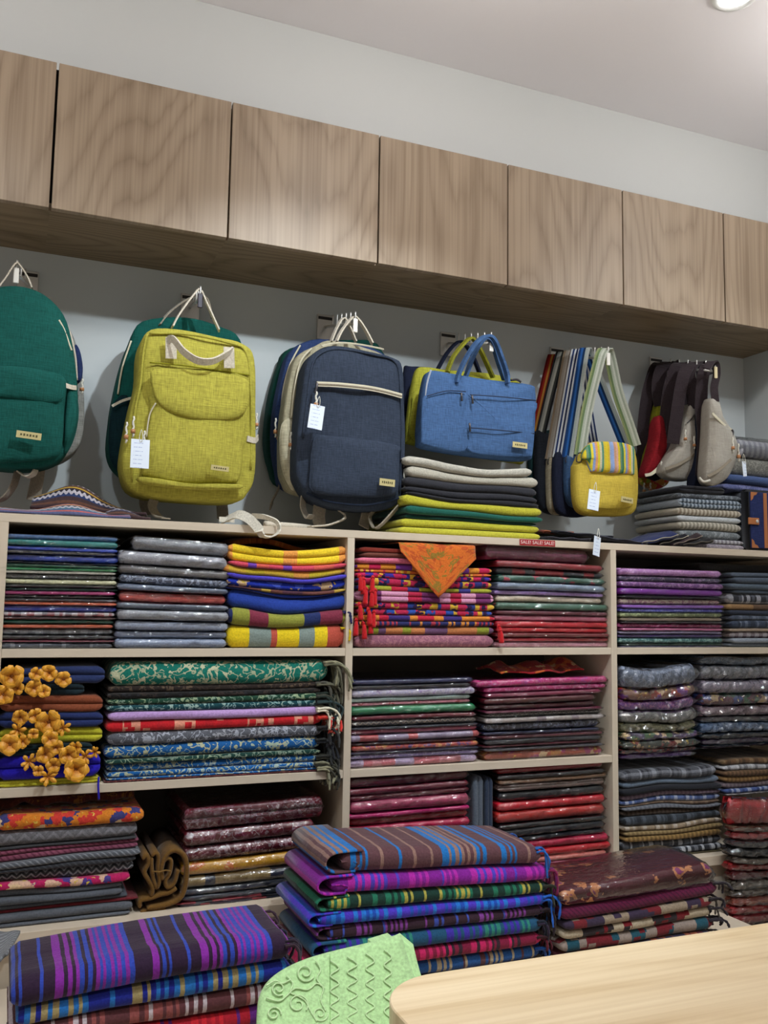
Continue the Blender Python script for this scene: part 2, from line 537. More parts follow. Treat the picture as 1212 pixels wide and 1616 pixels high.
def added_globe_lamp(x, y, z, L):
    o = empty('added_globe_lamp', (x, y, CEIL), 'unseen white globe lamp added to brighten the ceiling and upper wall', 'ceiling lamp', 'added globe lamps above the picture')
    MB().tube([(0, 0, 0), (0, 0, -0.012), (0, 0, -0.016)], [0.05, 0.05, 0.03], 20).build('canopy', M_TRIM, o)
    MB().tube([(0, 0, -0.014), (0, 0, z - CEIL + 0.05)], 0.006, 8).build('stem', M_CHROME, o)
    t = NT('added_globe_glow')
    t.b.inputs['Emission Color'].default_value = (1.0, 0.975, 0.94, 1); t.b.inputs['Emission Strength'].default_value = L
    m = t.base(lin('ffffff'), 0.5)
    r = 0.05; pts = [(0, 0, z - CEIL - r * math.cos(math.pi * k / 12)) for k in range(13)]
    MB().tube(pts, [max(0.0005, r * math.sin(math.pi * k / 12)) for k in range(13)], 20).build('globe', m, o)
for g in ADDED_GLOBES: added_globe_lamp(*g)
pd = atz(1160, -7, CEIL)
for _x, _y, *_r in SPOTS:  # fixtures for all spots, including those added behind the camera
    downlight(_x, _y, 'unseen round white recessed lamp in the ceiling outside the picture')
downlight(pd.x, pd.y, 'round white recessed lamp cut by the top edge of the picture')

# ------------------------------------------------------------------ wall cabinets
M_CAB = wood('cabinet_veneer', '9f8c77', '665340', 3.0, 0.62, contour=26.0, ringw=0.20, fine=0.62)
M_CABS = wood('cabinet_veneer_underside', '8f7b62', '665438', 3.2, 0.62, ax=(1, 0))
M_DARK = plain('dark_gap', '15110f', 0.9)
ZB, ZT = Z(0.8735), Z(1.2145)
XS = [-1.10, -0.717, -0.333, 0.0515, 0.450, 0.8365, 1.2155, 1.595, 1.967, XR - 0.001]
cab_lab = ['wall cabinet with oak veneer door beyond the left edge of the picture', 'oak veneer wall cabinet just outside the left edge',
           'oak veneer wall cabinet cut by the left edge of the picture', 'oak veneer wall cabinet above the yellow backpack, widest full door',
           'oak veneer wall cabinet with the brightest light patch, third door from left', 'oak veneer wall cabinet above the blue laptop bag',
           'oak veneer wall cabinet above the small yellow shoulder bag', 'oak veneer wall cabinet above the black waist-bag straps',
           'narrow oak veneer wall cabinet against the end wall at right']
for i in range(len(XS) - 1):
    x0, x1 = XS[i], XS[i + 1]
    o = empty('wall_cabinet', ((x0 + x1) / 2, Y2, ZB), cab_lab[i], 'cabinet', 'row of wall cabinets')
    hw = (x1 - x0) / 2; h = ZT - ZB
    MB().box(-hw, hw, 0.020, Y0 - Y2, 0.018, h - 0.006).build('body', M_DARK, o, smooth=False)
    MB().box(-hw, hw, 0.019, Y0 - Y2, 0.0, 0.018).build('bottom_panel', M_CABS, o, smooth=False)
    g = 0.0022 if i != 2 else 0.0035
    MB().box(-hw + g, hw - g, 0.0, 0.018, -0.0005, h, 0.0008).build('door', M_CAB, o, smooth=False)

# ------------------------------------------------------------------ shelving
M_SH = wood('shelf_laminate', 'd3c5b2', 'b6a590', 2.2, 0.7, horizontal=True, fine=0.4, ringw=0.06)
M_SHV = wood('shelf_laminate_upright', 'd3c5b2', 'b6a590', 2.2, 0.7, fine=0.4, ringw=0.06)
T = 0.018
ZL = Z(0.1835)                  # ledge top
ZM = Z(-0.0955)                 # middle shelf top
ZW = Z(-0.376)                  # low shelf top
ZBASE = Z(-0.650)               # base board top
DX = [-0.005, 0.7606, 1.5135, 2.300]   # divider centres
bk = empty('wall_shelving', (1.15, Y1, 0), 'pale wood wall shelving unit full of folded textiles', 'shelving')
def part(name, mb, mat, par=bk):
    o = mb.build(name, mat, smooth=False)
    o.parent = par; o.matrix_parent_inverse = Matrix.Translation(-Vector(par.location))
    return o
XL = -0.80
part('top_board', MB().box(XL, XR - 0.002, Y1, Y0, ZL - T, ZL, 0.0006), M_SH)
for x in [DX[0] - 0.76] + DX:
    part('divider', MB().box(x - T / 2, min(x + T / 2, XR - 0.002), Y1, Y0 - 0.008, ZBASE, ZL - T - 0.0002, 0.0006), M_SHV)
edges = [XL] + DX
allx = [DX[0] - 0.76] + DX
for i in range(4):
    a, b = allx[i] + T / 2 + 0.0002, allx[i + 1] - T / 2 - 0.0002
    part('shelf', MB().box(a, b, Y1 + 0.001, Y0 - 0.008, ZM - T, ZM, 0.0006), M_SH)
    if i < 3:
        part('shelf', MB().box(a, b, Y1 + 0.001, Y0 - 0.008, ZW - T, ZW, 0.0006), M_SH)
part('base_board', MB().box(XL, XR - 0.002, Y1 - 0.03, Y0, ZBASE - 0.025, ZBASE - 0.0002, 0.0006), M_SH)
part('kick_panel', MB().box(XL, XR - 0.002, Y1 - 0.01, Y1 + 0.01, 0.0, ZBASE - 0.026), M_SHV)
M_BACK = plain('shelf_back_board', '6b6259', 0.8)
part('back_panel', MB().box(XL, XR - 0.002, Y0 - 0.007, Y0 - 0.001, ZBASE, ZL - T - 0.0005), M_BACK)

# ------------------------------------------------------------------ low bench that carries the front piles
ZBN = 0.60
bn = empty('display_bench', (0.85, 1.6, 0), 'low pale wood bench under the striped shawl piles, hidden by them', 'bench')
part('bench_top', MB().box(-0.75, 1.72, 1.16, 2.017, ZBN - 0.03, ZBN - 0.0005, 0.001), M_SH, bn)
for x in (-0.72, 0.50, 1.69):
    part('leg_panel', MB().box(x - 0.015, x + 0.015, 1.20, 2.0, 0.0, ZBN - 0.0305), M_SHV, bn)

ZPL = 0.50
pl = empty('low_plinth', (2.0, 1.9, 0), 'low wooden plinth under the bagged stack at the lower right edge', 'plinth')
part('plinth_top', MB().box(1.74, XR - 0.01, 1.60, 2.017, ZPL - 0.02, ZPL - 0.0005, 0.001), M_SH, pl)
part('plinth_front', MB().box(1.75, XR - 0.02, 1.62, 1.64, 0, ZPL - 0.0205), M_SHV, pl)
part('plinth_side', MB().box(1.75, 1.77, 1.6405, 2.0, 0, ZPL - 0.0205), M_SHV, pl)
# ------------------------------------------------------------------ table in front: rounded left end
M_TAB = wood('table_laminate', 'ead8b8', 'bd9f72', 2.2, 0.50, horizontal=True, rough=0.35, fine=0.5, ax=(0, 1), contour=16, ringw=0.14)
ZTB = 0.90
tb = empty('counter_table', (1.2, 0.8, 0), 'light wood table with rounded corner in the lower right foreground', 'table')
x0t, yft, ynt = 0.432, 1.078, 0.42
pts = []
rc = 0.085
for a in range(0, 91, 6):      # far-left corner
    t_ = math.radians(a)
    pts.append((x0t + rc - rc * math.cos(t_), yft - rc + rc * math.sin(t_)))
pts += [(2.25, yft), (2.25, ynt)]
for a in range(0, 91, 6):
    t_ = math.radians(a)
    pts.append((x0t + rc - rc * math.sin(t_), ynt + rc - rc * math.cos(t_)))
mb = MB(); n = len(pts); b = 0.0015
vs = []; 
for (ins, z) in ((0, ZTB - 0.036), (0, ZTB - b), (b, ZTB)):
    for (x, y) in pts:
        cx_, cy_ = 1.34, 0.75
        dx, dy = cx_ - x, cy_ - y; L = math.hypot(dx, dy)
        vs.append((x + dx / L * ins, y + dy / L * ins, z))
fs = [tuple(range(2 * n, 3 * n))[::-1], tuple(range(n))]
for j in range(2):
    for k in range(n):
        fs.append((j * n + k, (j + 1) * n + k, (j + 1) * n + (k + 1) % n, j * n + (k + 1) % n))
mb.add(vs, fs)
o = part('table_top', mb, M_TAB, tb); recalc(o)
for (x, y) in ((0.60, 0.95), (0.60, 0.55), (2.1, 0.95), (2.1, 0.55)):
    part('leg', MB().box(x - 0.025, x + 0.025, y - 0.025, y + 0.025, 0, ZTB - 0.0365, 0.002), M_SHV, tb)
# ================================================================== folded textiles
ORD = ['zeroth', 'first', 'second', 'third', 'fourth', 'fifth', 'sixth', 'seventh', 'eighth', 'ninth', 'tenth', 'eleventh', 'twelfth']
def ordinal(n):
    if n <= 12: return ORD[n]
    return '%d%s' % (n, {1: 'st', 2: 'nd', 3: 'rd'}.get(n % 10, 'th') if n // 10 != 1 else 'th')

def profile(d, layers, seg=5, rr=0.5, hump=0.0, tt=0.02, maxr=0.016):
    """closed cross-section (y, zfrac); front at y = 0, one U-fold per layer"""
    p = [(d, 0.0), (d * 0.55, 0.0)]
    dep = min(tt / layers * rr, maxr)
    p.append((dep * 1.6, 0.0))
    for k in range(layers):
        z0 = k / layers; h = 1.0 / layers
        for j in range(seg + 1):
            a = -math.pi / 2 + math.pi * j / seg
            if k and j == 0: continue
            ca = abs(math.cos(a)) ** 0.8
            p.append((dep - dep * ca, z0 + h * 0.5 + h * 0.5 * math.sin(a)))
    p += [(dep * 1.6, 1.0), (d * 0.3, 1.0 + hump), (d * 0.6, 1.0 + hump), (d * 0.9, 0.98), (d, 0.75)]
    return p

def slab(w, d, bot, top, layers=1, nx=14, seed=0, end=0.35, hump=0.0, pinch=0.010, rough=0.0, yoff=0.0, rr=0.5, skew=0.0, endcurve=0.006, maxr=0.016):
    """x from -w/2 to w/2; bot(x)/top(x) give the lower and upper surface"""
    tm = max(0.004, top(0) - bot(0))
    prof = profile(d, layers, 5 if layers < 3 else 4, rr, hump, tm, maxr)
    cols = [(-w / 2, end), (-w / 2 + pinch * 0.3, 0.5 + end / 2), (-w / 2 + pinch, 0.97)]
    for i in range(1, nx):
        cols.append((-w / 2 + pinch + (w - 2 * pinch) * i / nx, 1.0))
    cols += [(w / 2 - pinch, 0.97), (w / 2 - pinch * 0.3, 0.5 + end / 2), (w / 2, end)]
    vs = []; uvs = []; fs = []
    m = len(prof)
    arc = [0.0]
    for i in range(1, m):
        dz = (prof[i][1] - prof[i - 1][1]) * tm; dy = prof[i][0] - prof[i - 1][0]
        arc.append(arc[-1] + math.hypot(dy, dz))
    for ci, (x, s) in enumerate(cols):
        b, t = bot(x), top(x)
        mid = (b + t) / 2
        for j, (y, zf) in enumerate(prof):
            z = b + (t - b) * zf
            z = mid + (z - mid) * s if s < 0.96 else z
            yy = y + (1 - s) * endcurve * (1 if y < d * 0.5 else -1)
            if y < 0.05:
                yy += 0.0035 * mnoise.noise((x * 9 + seed * 3.1, zf * 0.7, seed * 1.7))
                if rough: yy += rough * mnoise.noise((x * 55 + seed, zf * 3, seed * 2.3))
            if rough: z += rough * 0.2 * mnoise.noise((x * 40 + seed * 2, y * 30, zf * 3 + seed))
            vs.append((x + skew * y, yy + yoff, z)); uvs.append((x + w / 2, arc[j]))
    nc = len(cols)
    for i in range(nc - 1):
        for j in range(m):
            a, b_ = i * m + j, i * m + (j + 1) % m
            fs.append((a, a + m, b_ + m, b_))
    fs.append(tuple(range(m))); fs.append(tuple((nc - 1) * m + j for j in reversed(range(m))))
    return MB().add(vs, fs, uvs)

M_FILM = film('clear_film', 2.2, scale=34.0, rough=0.09, base=0.0)
M_FILM2 = film('loose_clear_bag', 3.2, (0.98, 0.99, 1.0, 1), 30.0, 0.09, 0.02)

def fringe(par, x, y, ztop, drop, colours, n, depth, rnd, out=0.03, name='tassel', r0=0.0032, lim=None):
    """row of twisted tassels hanging from the right-hand end of a folded shawl; each tassel is one part"""
    for k in range(n):
        f = k / max(1, n - 1)
        yy = y + depth * f * f
        L = drop * rnd.uniform(0.7, 1.2); o = out * rnd.uniform(0.35, 1.25)
        if lim is not None and yy > -0.0075: o = max(0.004, min(o, (lim - x) / 1.2))
        zt = ztop + rnd.uniform(-0.004, 0.004)
        pts = [(x - 0.012, yy, zt - 0.001), (x + o * 0.45, yy - 0.004 + rnd.uniform(-.004, .004), zt),
               (x + o * 0.9, yy - 0.006 + rnd.uniform(-.008, .008), zt - L * 0.35), (x + o * rnd.uniform(0.6, 1.15), yy - 0.006 + rnd.uniform(-.010, .010), zt - L)]
        pp = smoothpath(pts, 5)
        r = r0 * rnd.uniform(0.8, 1.15)
        MB().tube(pp, [r * (0.85 + 0.22 * math.sin(i * 2.1)) for i in range(len(pp))], 6).build(name, rnd.choice(colours), par)

def stack(desc, noun, name, xl, xr, Y, zbase, items, cat, group, wrapped=False, depth=0.27, amp=0.002, freq=3.0, layers=2,
          seed=1, nx=14, slope=0.0, loose=False, hump=0.0, rough=None, gap=0.0004, jit=0.004, rr=0.5, sag=0.0, maxr=0.016):
    """items: (top y in the photo, colour words, pattern args..., options); listed from the top"""
    rnd = random.Random(seed)
    n = len(items)
    ymid = (items[0][0] + 20)
    xa = at(xl, ymid, Y).x; xb = at(xr, ymid, Y).x
    cx = (xa + xb) / 2; W = xb - xa
    tops = [at((xl + xr) / 2, it[0], Y).z for it in items] + [zbase]
    for i in range(n - 1, -1, -1):
        if tops[i] < tops[i + 1] + 0.004: tops[i] = tops[i + 1] + 0.004
    def surf(i):
        base = tops[i]; k = (tops[i] - zbase) / max(0.01, tops[0] - zbase)
        if i == n: return lambda x: zbase + 0.0003
        A = amp * min(1.0, k * 3)
        return lambda x: base + A * mnoise.noise((x * freq + seed * 5.3, i * 0.33 + seed, 0.5)) + slope * x * k - sag * k * (1 - (2 * x / W) ** 2)
    res = []
    for i, it in enumerate(items):
        yt, words, c1 = it[0], it[1], it[2]
        pat = it[3] if len(it) > 3 else 'plain'
        c2 = it[4] if len(it) > 4 else None
        c3 = it[5] if len(it) > 5 else None
        op = it[6] if len(it) > 6 else {}
        T_, B_ = surf(i), surf(i + 1)
        da = at(xl + op.get('l', 0), yt, Y).x - at(xl, yt, Y).x
        db = at(xr + op.get('r', 0), yt, Y).x - at(xr, yt, Y).x
        x0 = xa + da + rnd.uniform(-jit, jit); x1 = xb + db + rnd.uniform(-jit, jit)
        c = (x0 + x1) / 2; w_ = x1 - x0
        yo = rnd.uniform(-0.006, 0.008) + op.get('y', 0)
        noun_i = op.get('noun', noun)
        lab = op.get('label') or '%s %s, %s from top, %s' % (words, noun_i, ordinal(i + 1) if i < n - 1 or n < 3 else 'lowest', desc)
        if i == 0 and not op.get('label'): lab = '%s %s, topmost, %s' % (words, noun_i, desc)
        if i == n - 1 and n >= 3 and not op.get('label'): lab = '%s %s, lowest, %s' % (words, noun_i, desc)
        b = lambda x, f=B_, cc=c - cx: f(x + cc) + gap
        t = lambda x, f=T_, cc=c - cx: f(x + cc) - gap
        mat = fabric(c1, pat, c2, c3, op.get('s', 1.0), rough if rough else (0.40 if wrapped else 0.85), 0.5 if wrapped else 0.15, op.get('seed', 0))
        loc = Vector((c, Y + yo, 0))
        ly = op.get('layers', layers)
        if wrapped and not op.get('bare'):
            th = empty(name, (c, Y + yo, B_(c - cx)), lab, cat, group)
            zoff = B_(c - cx)
            bz = lambda x, f=b: f(x) - zoff + 0.0006
            tz = lambda x, f=t: f(x) - zoff - 0.0006
            slab(w_, depth - 0.01, bz, tz, 1 if ly < 2 else ly, nx, seed * 31 + i, 0.5, hump, 0.006, 0.0, 0.003, rr).build('cloth', mat, th)
            if loose:
                f_ = slab(w_ + 0.022, depth - 0.004, lambda x, f=b: f(x) - zoff + 0.0003, lambda x, f=t: f(x) - zoff - 0.0002, 1, 36, seed * 17 + i, 0.10, hump, 0.030, 0.010, -0.006)
                f_.build('plastic_bag', M_FILM2, th, smooth=False)
            else:
                f_ = slab(w_ + 0.010, depth - 0.006, lambda x, f=b: f(x) - zoff + 0.0001, lambda x, f=t: f(x) - zoff - 0.0001, 1, 34, seed * 17 + i, 0.10, hump, 0.018, 0.0038, -0.0024)
                f_.build('plastic_sleeve', M_FILM, th, smooth=False)
        else:
            zoff = B_(c - cx)
            bz = lambda x, f=b: f(x) - zoff
            tz = lambda x, f=t: f(x) - zoff
            mb = slab(w_, depth, bz, tz, ly, nx, seed * 31 + i, op.get('end', 0.45), hump, 0.014, 0.0012, 0.0, rr, maxr=maxr)
            if op.get('parts'):
                th = empty(name, (c, Y + yo, zoff), lab, cat, group)
                mb.build('cloth', mat, th)
            else:
                th = mb.build(name, mat, None, (c, Y + yo, zoff))
                tag(th, lab, cat, group)
        res.append(dict(o=th, w=w_, c=c, y=Y + yo, b=B_, t=T_, zoff=zoff, cx=cx, z0=tops[i + 1], z1=tops[i]))
    return res
# ================================================================== what lies on the shelves
G = 'folded shawls on the shelves'
W = dict(wrapped=True, cat='shawl')
YF = 2.057
stack('leftmost stack, top shelf', 'wrapped shawl', 'wrapped_shawl', 5, 186, YF, ZM, [
 (843, 'steel blue', '5f80b4', 'plain', None, None, {'y': .004}), (852, 'teal', '1f7f7b'), (863, 'cobalt blue', '2f4ab8'), (870, 'charcoal', '4a4446', 'twill', '2c2a2e'),
 (876, 'bright cobalt', '2c4cc0'), (887, 'black', '17171b'), (891, 'dark green', '17503a'), (896, 'emerald green', '1f8f52'),
 (901, 'off-white', 'd8d4c8'), (906, 'grey speckled', '85888f', 'floral', 'b9bcc2'), (914, 'pale cream', 'd9d5ae'), (923, 'black', '1b1b1f'),
 (928, 'dark teal', '1c5f5a'), (933, 'magenta', 'a81f6d'), (939, 'charcoal', '3a3b42'), (944, 'slate black', '35373f'), (950, 'orange', 'c85a34'),
 (956, 'cobalt', '2a3fae'), (966, 'white and red check', 'cfc9cd', 'plaid', 'a02a35', '403a48'), (973, 'dark maroon', '4a2026'),
 (978, 'teal green', '1d8474'), (985, 'burnt orange', 'b9532f'), (992, 'black and white gingham', '23242a', 'gingham', '9a9ca4'),
 (1002, 'black', '15151a'), (1010, 'maroon', '7a2840'), (1014, 'slate with white lines', '4b5566', 'plaid', '4b5566', 'a8aebc')],
 group=G, layers=1, seed=11, amp=0.0015, slope=0.006, **W)
stack('second stack, top shelf', 'wrapped grey shawl', 'wrapped_shawl', 190, 362, YF, ZM, [
 (849, 'mottled', '85868c', 'plain', None, None, {'l': 20}), (873, 'pale', '9a9aa2'), (895, 'brownish', '6b6666'), (910, 'dark navy patterned', '3a4258', 'floral', '8790a8'),
 (924, 'bluish', '5f6a80'), (934, 'coral red', 'd0544e', 'plain', None, None, {'noun': 'wrapped shawl'}), (951, 'dark slate', '4a5264'), (962, 'silver', '92949c'),
 (980, 'light bluish', '9aa3b8'), (996, 'slate blue', '7f88a0'), (1008, 'light slate', '8b97b0')],
 group=G, layers=1, seed=12, amp=0.003, slope=-0.045, hump=0.04, **W)
r = stack('bright stack beside the first divider', 'embroidered cloth', 'folded_cloth', 362, 549, YF, ZM, [
 (858, 'yellow and orange', 'e9c72c', 'edge', 'e69a4a', 'e9c72c', {'layers': 2}), (885, 'coral to purple', 'c9465a', 'edge', '6a3aa0', 'd05a50'),
 (893, 'yellow ochre', 'd7b13a', 'edge', 'e09a48', 'c9b030', {'l': -10}), (905, 'violet blue', '4a3fb4'), (912, 'royal blue', '2338b0', 'multi', '2338b0', '4a60d0'),
 (925, 'brown edged', '6a3f3a', 'edge', 'b89a40', '503040'), (930, 'deep blue', '243a9c'), (934, 'thick plain blue', '24409a', 'plain', None, None, {'layers': 1}),
 (962, 'navy and olive plaid', '8a8c38', 'edge', '1f2c5c', '7a2c40', {'parts': True}), (986, 'grey and yellow plaid', 'e0c21e', 'edge', '7d8a84', 'b85040', {'layers': 1, 'parts': True})],
 'cloth', 'folded cloths on the shelves', layers=1, seed=13, amp=0.009, freq=8, nx=24, sag=0.018, rough=0.8)
rn = random.Random(3)
for k, (idx, mats) in enumerate(((8, ['18204a', '20184a']), (9, ['d8b818', 'c9a820']))):
    q = r[idx]
    fringe(q['o'], q['w'] / 2, 0.0, (q['z1'] - q['zoff']) * 0.9, 0.03, [fabric(m) for m in mats], 9, 0.10, rn, 0.006)
B1 = stack('tasselled stack right of first divider', 'woven shawl', 'woven_shawl', 564, 779, YF, ZM, [
 (866, 'dark rust', '7a2a20', 'plain', None, None, {'l': 8, 'r': -60}), (874, 'brown', '6a3a30', 'plain', None, None, {'l': 8, 'r': -60}),
 (882, 'pink', 'd8708a', 'plain', None, None, {'r': -40}), (892, 'orange and magenta', 'd98a30', 'edge', 'c0204f', '7a3a9a'),
 (902, 'orange striped', 'd0662c', 'stripes', 'e0b040', 'b02050'), (907, 'magenta braided', 'b81f50', 'braid', '3a2a90', 'd8a030', {'parts': True}),
 (915, 'crimson and navy braided', 'b02048', 'braid', '2a2a6a', 'c89a34', {'parts': True}), (926, 'olive and red', '9a9a30', 'edge', 'b02038', '3a3a80'),
 (934, 'pink, red and purple plaid', 'c88aa8', 'edge', 'a82040', '6a2a5c', {'layers': 2}), (951, 'pink and yellow braided', 'b82850', 'braid', 'd0a838', '2a3a80', {'parts': True}),
 (962, 'crimson and blue braided', 'b02448', 'braid', '2a4a9c', 'd0a030', {'parts': True}), (972, 'orange and crimson', 'd08030', 'edge', 'b8203c', '3a2a70'),
 (981, 'navy and orange striped', '2a2c5c', 'stripes', 'c8803a', 'a03040'), (989, 'tan and olive plaid', 'c07a4a', 'edge', '8a9030', '6a4a6a'),
 (1002, 'dusty mauve', '8f5a6c', 'floral', 'a8707c', 'a8707c', {'layers': 1})],
 'shawl', 'woven shawls with red tassels', layers=1, seed=14, amp=0.004, freq=6, nx=20)
M_REDT = fabric('c01820')
def yarn_tassel(par, p, L, r, mat, lean=0.0):
    pts = [p, (p[0] + lean * .3, p[1] - .004, p[2] - L * .2), (p[0] + lean * .6, p[1] - .006, p[2] - L * .28), (p[0] + lean, p[1] - .006, p[2] - L)]
    pp = smoothpath(pts, 4)
    prof = [0.35, 0.5, 0.8, 1.0, 1.0, 0.75, 0.55, 0.6, 0.8, 1.0, 1.1, 1.2, 1.25]
    MB().tube(pp, [r * prof[min(i, len(prof) - 1)] for i in range(len(pp))], 9).build('tassel', mat, par)
for idx, spots in ((5, [(566, 905), (573, 910), (588, 908)]), (6, [(578, 926), (585, 930), (592, 928)]), (9, [(566, 950), (580, 958), (590, 962)]), (10, [(562, 975), (572, 980), (583, 972)])):
    q = B1[idx]
    for (px, py) in spots:
        p = at(px, py, q['y'] - 0.012) - Vector(q['o'].location)
        yarn_tassel(q['o'], tuple(p), 0.042, 0.0055, M_REDT, rn.uniform(-.006, .006))
for idx, spots in ((10, [(786, 985)]), (12, [(788, 992)])):
    q = B1[idx]
    for (px, py) in spots:
        p = at(px, py, q['y'] - 0.01) - Vector(q['o'].location)
        yarn_tassel(q['o'], tuple(p), 0.036, 0.0055, M_REDT, 0.003)
stack('under the SALE sticker', 'wrapped shawl', 'wrapped_shawl', 786, 962, YF, ZM, [
 (864, 'plum', '7a3a52', 'plain', None, None, {'l': -18, 'r': -30}), (888, 'dark crimson', '8a1a28', 'plain', None, None, {'r': -14}),
 (899, 'red and charcoal', 'a8283a', 'edge', '3a3a46', '3a3a46', {'r': -8}), (909, 'green with red flowers', '2f5a4c', 'bloom', 'a82c44', 'b83a4c', {'r': -6}),
 (920, 'slate blue', '7d8ba0', 'plain', None, None, {'r': -6}), (933, 'lilac', 'a884c8', 'plain', None, None, {'r': -8}), (941, 'cream', 'cbb9a4', 'plain', None, None, {'r': -8}),
 (952, 'green', '3f6654', 'bloom', '3f6654', 'b0404a'), (965, 'thin maroon', '6a2438'), (972, 'pink', 'd0708a'), (981, 'red', 'cc1c30'),
 (991, 'scarlet', 'c8202c'), (999, 'dark maroon', '701a24'), (1006, 'crimson', 'c0243c'), (1013, 'light pink', 'd898a8')],
 group=G, layers=1, seed=15, amp=0.0025, slope=-0.008, **W)
stack('left stack, top right compartment', 'wrapped scarf', 'wrapped_scarf', 980, 1140, YF, ZM, [
 (898, 'lilac', 'b47cb8', 'floral', 'c898c8'), (910, 'dark navy floral', '3a3450', 'floral', '8a7090'), (919, 'purple floral', '6a3a78', 'floral', 'a070a8'),
 (929, 'bright purple', '7c1f98'), (940, 'black', '1d1a26'), (945, 'cream floral', 'b8a490', 'floral', '8a5a68'), (954, 'violet', '8a58b0'),
 (960, 'blue violet', '4a48a8', 'floral', '7a80c8'), (966, 'olive floral', '6f7850', 'floral', 'a8b080'), (974, 'beige', 'b09c88'), (980, 'black', '201c24'),
 (984, 'magenta floral', 'b03070', 'floral', 'd070a0'), (991, 'pink', 'c06a90'), (996, 'lilac grey', '9a90b0'), (1001, 'purple', '503a78'),
 (1007, 'teal floral', '3a6a6a', 'floral', '8ab0a8'), (1015, 'dark green check', '2a4a38', 'plaid', '4a6a50', '1a2a20'), (1023, 'lilac check', '807aa0', 'plaid', 'b0a8c8', '606080')],
 group='wrapped scarves', layers=1, seed=16, amp=0.002, slope=0.004, wrapped=True, cat='scarf')
stack('right stack, top right compartment', 'folded shawl', 'folded_shawl', 1152, 1262, YF, ZM, [
 (889, 'charcoal felt', '3c3a3a', 'plain', None, None, {'l': -20, 'y': .06}), (904, 'slate', '4f5866', 'plain', None, None, {'l': 6}), (912, 'dark slate', '47505e', 'plain', None, None, {'l': 6}),
 (921, 'blue grey', '505c6a', 'plain', None, None, {'l': 2}), (931, 'slate grey', '4c5664', 'plain', None, None, {'l': 8}), (937, 'black and white plaid', '2a2a30', 'plaid', 'b0b0b8', '5a5c66'),
 (954, 'tan', '8a6a48', 'edge', '5a4434', '9a7a54'), (964, 'navy', '2c3242'), (972, 'slate check', '4c5464', 'plaid', '6a7284', '3a4150'),
 (980, 'navy check', '3a4458', 'plaid', '6a7488', '28303e'), (992, 'beige', '9a8878'), (997, 'maroon and white gingham', 'a8a0a4', 'gingham', '40202c'), (1007, 'pale grey', '8a929e'), (1015, 'grey', '747c88')],
 'shawl', G, layers=1, seed=17, amp=0.004, freq=6, nx=16)

# ---- middle row, left: scarves with golden flowers
A4 = stack('golden-flower stack at left edge', 'scarf', 'flower_scarf', 2, 164, YF, ZW, [
 (1056, 'navy', '26325c', 'plain', None, None, {'parts': True}), (1083, 'black green', '15252c', 'plain', None, None, {'parts': True, 'r': -30}), (1098, 'rust brown', '84452c', 'plain', None, None, {'parts': True}),
 (1122, 'deep navy', '222e5e', 'plain', None, None, {'parts': True}), (1146, 'lime yellow', 'bdb830', 'plain', None, None, {'parts': True}), (1173, 'dark teal', '12262c', 'plain', None, None, {'parts': True, 'r': -12}),
 (1190, 'royal blue', '2418a8', 'plain', None, None, {'parts': True}), (1229, 'yellow', 'c4bc34', 'plain', None, None, {'parts': True})],
 'scarf', 'scarves with golden flowers', layers=2, seed=18, amp=0.010, freq=5, nx=24, depth=0.25)
def satin(name, hexc):
    t = NT(name)
    nz = t.n('ShaderNodeTexNoise', i_Vector=t.uv(60, 400), i_Scale=1.0, i_Detail=2.0)
    t.bump(nz.outputs[0], 0.4, 0.002)
    t.b.inputs['Anisotropic'].default_value = 0.4
    sp = t.n('ShaderNodeSeparateXYZ'); t.set(sp.inputs[0], t.uv())
    grad = t.ramp(t.math('MULTIPLY', sp.outputs[1], 38.0), [(0.1, lin('b8680f')), (0.6, lin(hexc))])
    return t.base(t.mix(1.0, grad, t.ramp(nz.outputs[0], [(.25, (.7, .7, .7, 1)), (.75, (1.2, 1.2, 1.2, 1))]), 'MULTIPLY'), 0.45, 0.5)
M_GOLD = satin('gold_satin', 'e8a42c')
M_GOLDC = plain('flower_centre_brown', '7a4410', 0.8)
def petal_mesh(L, wd):
    mb = MB(); vs = []; fs = []; uvs = []
    for i in range(6):
        t = i / 5
        hw = wd * (0.30 + 0.70 * math.sin(min(1, t * 1.05) * math.pi * 0.62)) * (1.0 if t < .8 else 1 - (t - .8) * 2.2)
        for j in range(5):
            s = -1 + j / 2
            vs.append((s * hw, -0.002 - 0.010 * math.sin(t * 2.2) + 0.006 * s * s + 0.0022 * math.sin(j * 3.1 + i * 1.7), t * L * (1 - 0.10 * abs(s))))
            uvs.append((s * hw, t * L))
    for i in range(5):
        for j in range(4):
            a = i * 5 + j
            fs.append((a, a + 1, a + 6, a + 5))
    mb.add(vs, fs, uvs)
    return mb
pm = petal_mesh(0.026, 0.0135).build('petal', M_GOLD); PETAL = pm.data; bpy.data.objects.remove(pm)
lm = petal_mesh(0.030, 0.007).build('leaf', M_GOLD); LEAF = lm.data; bpy.data.objects.remove(lm)
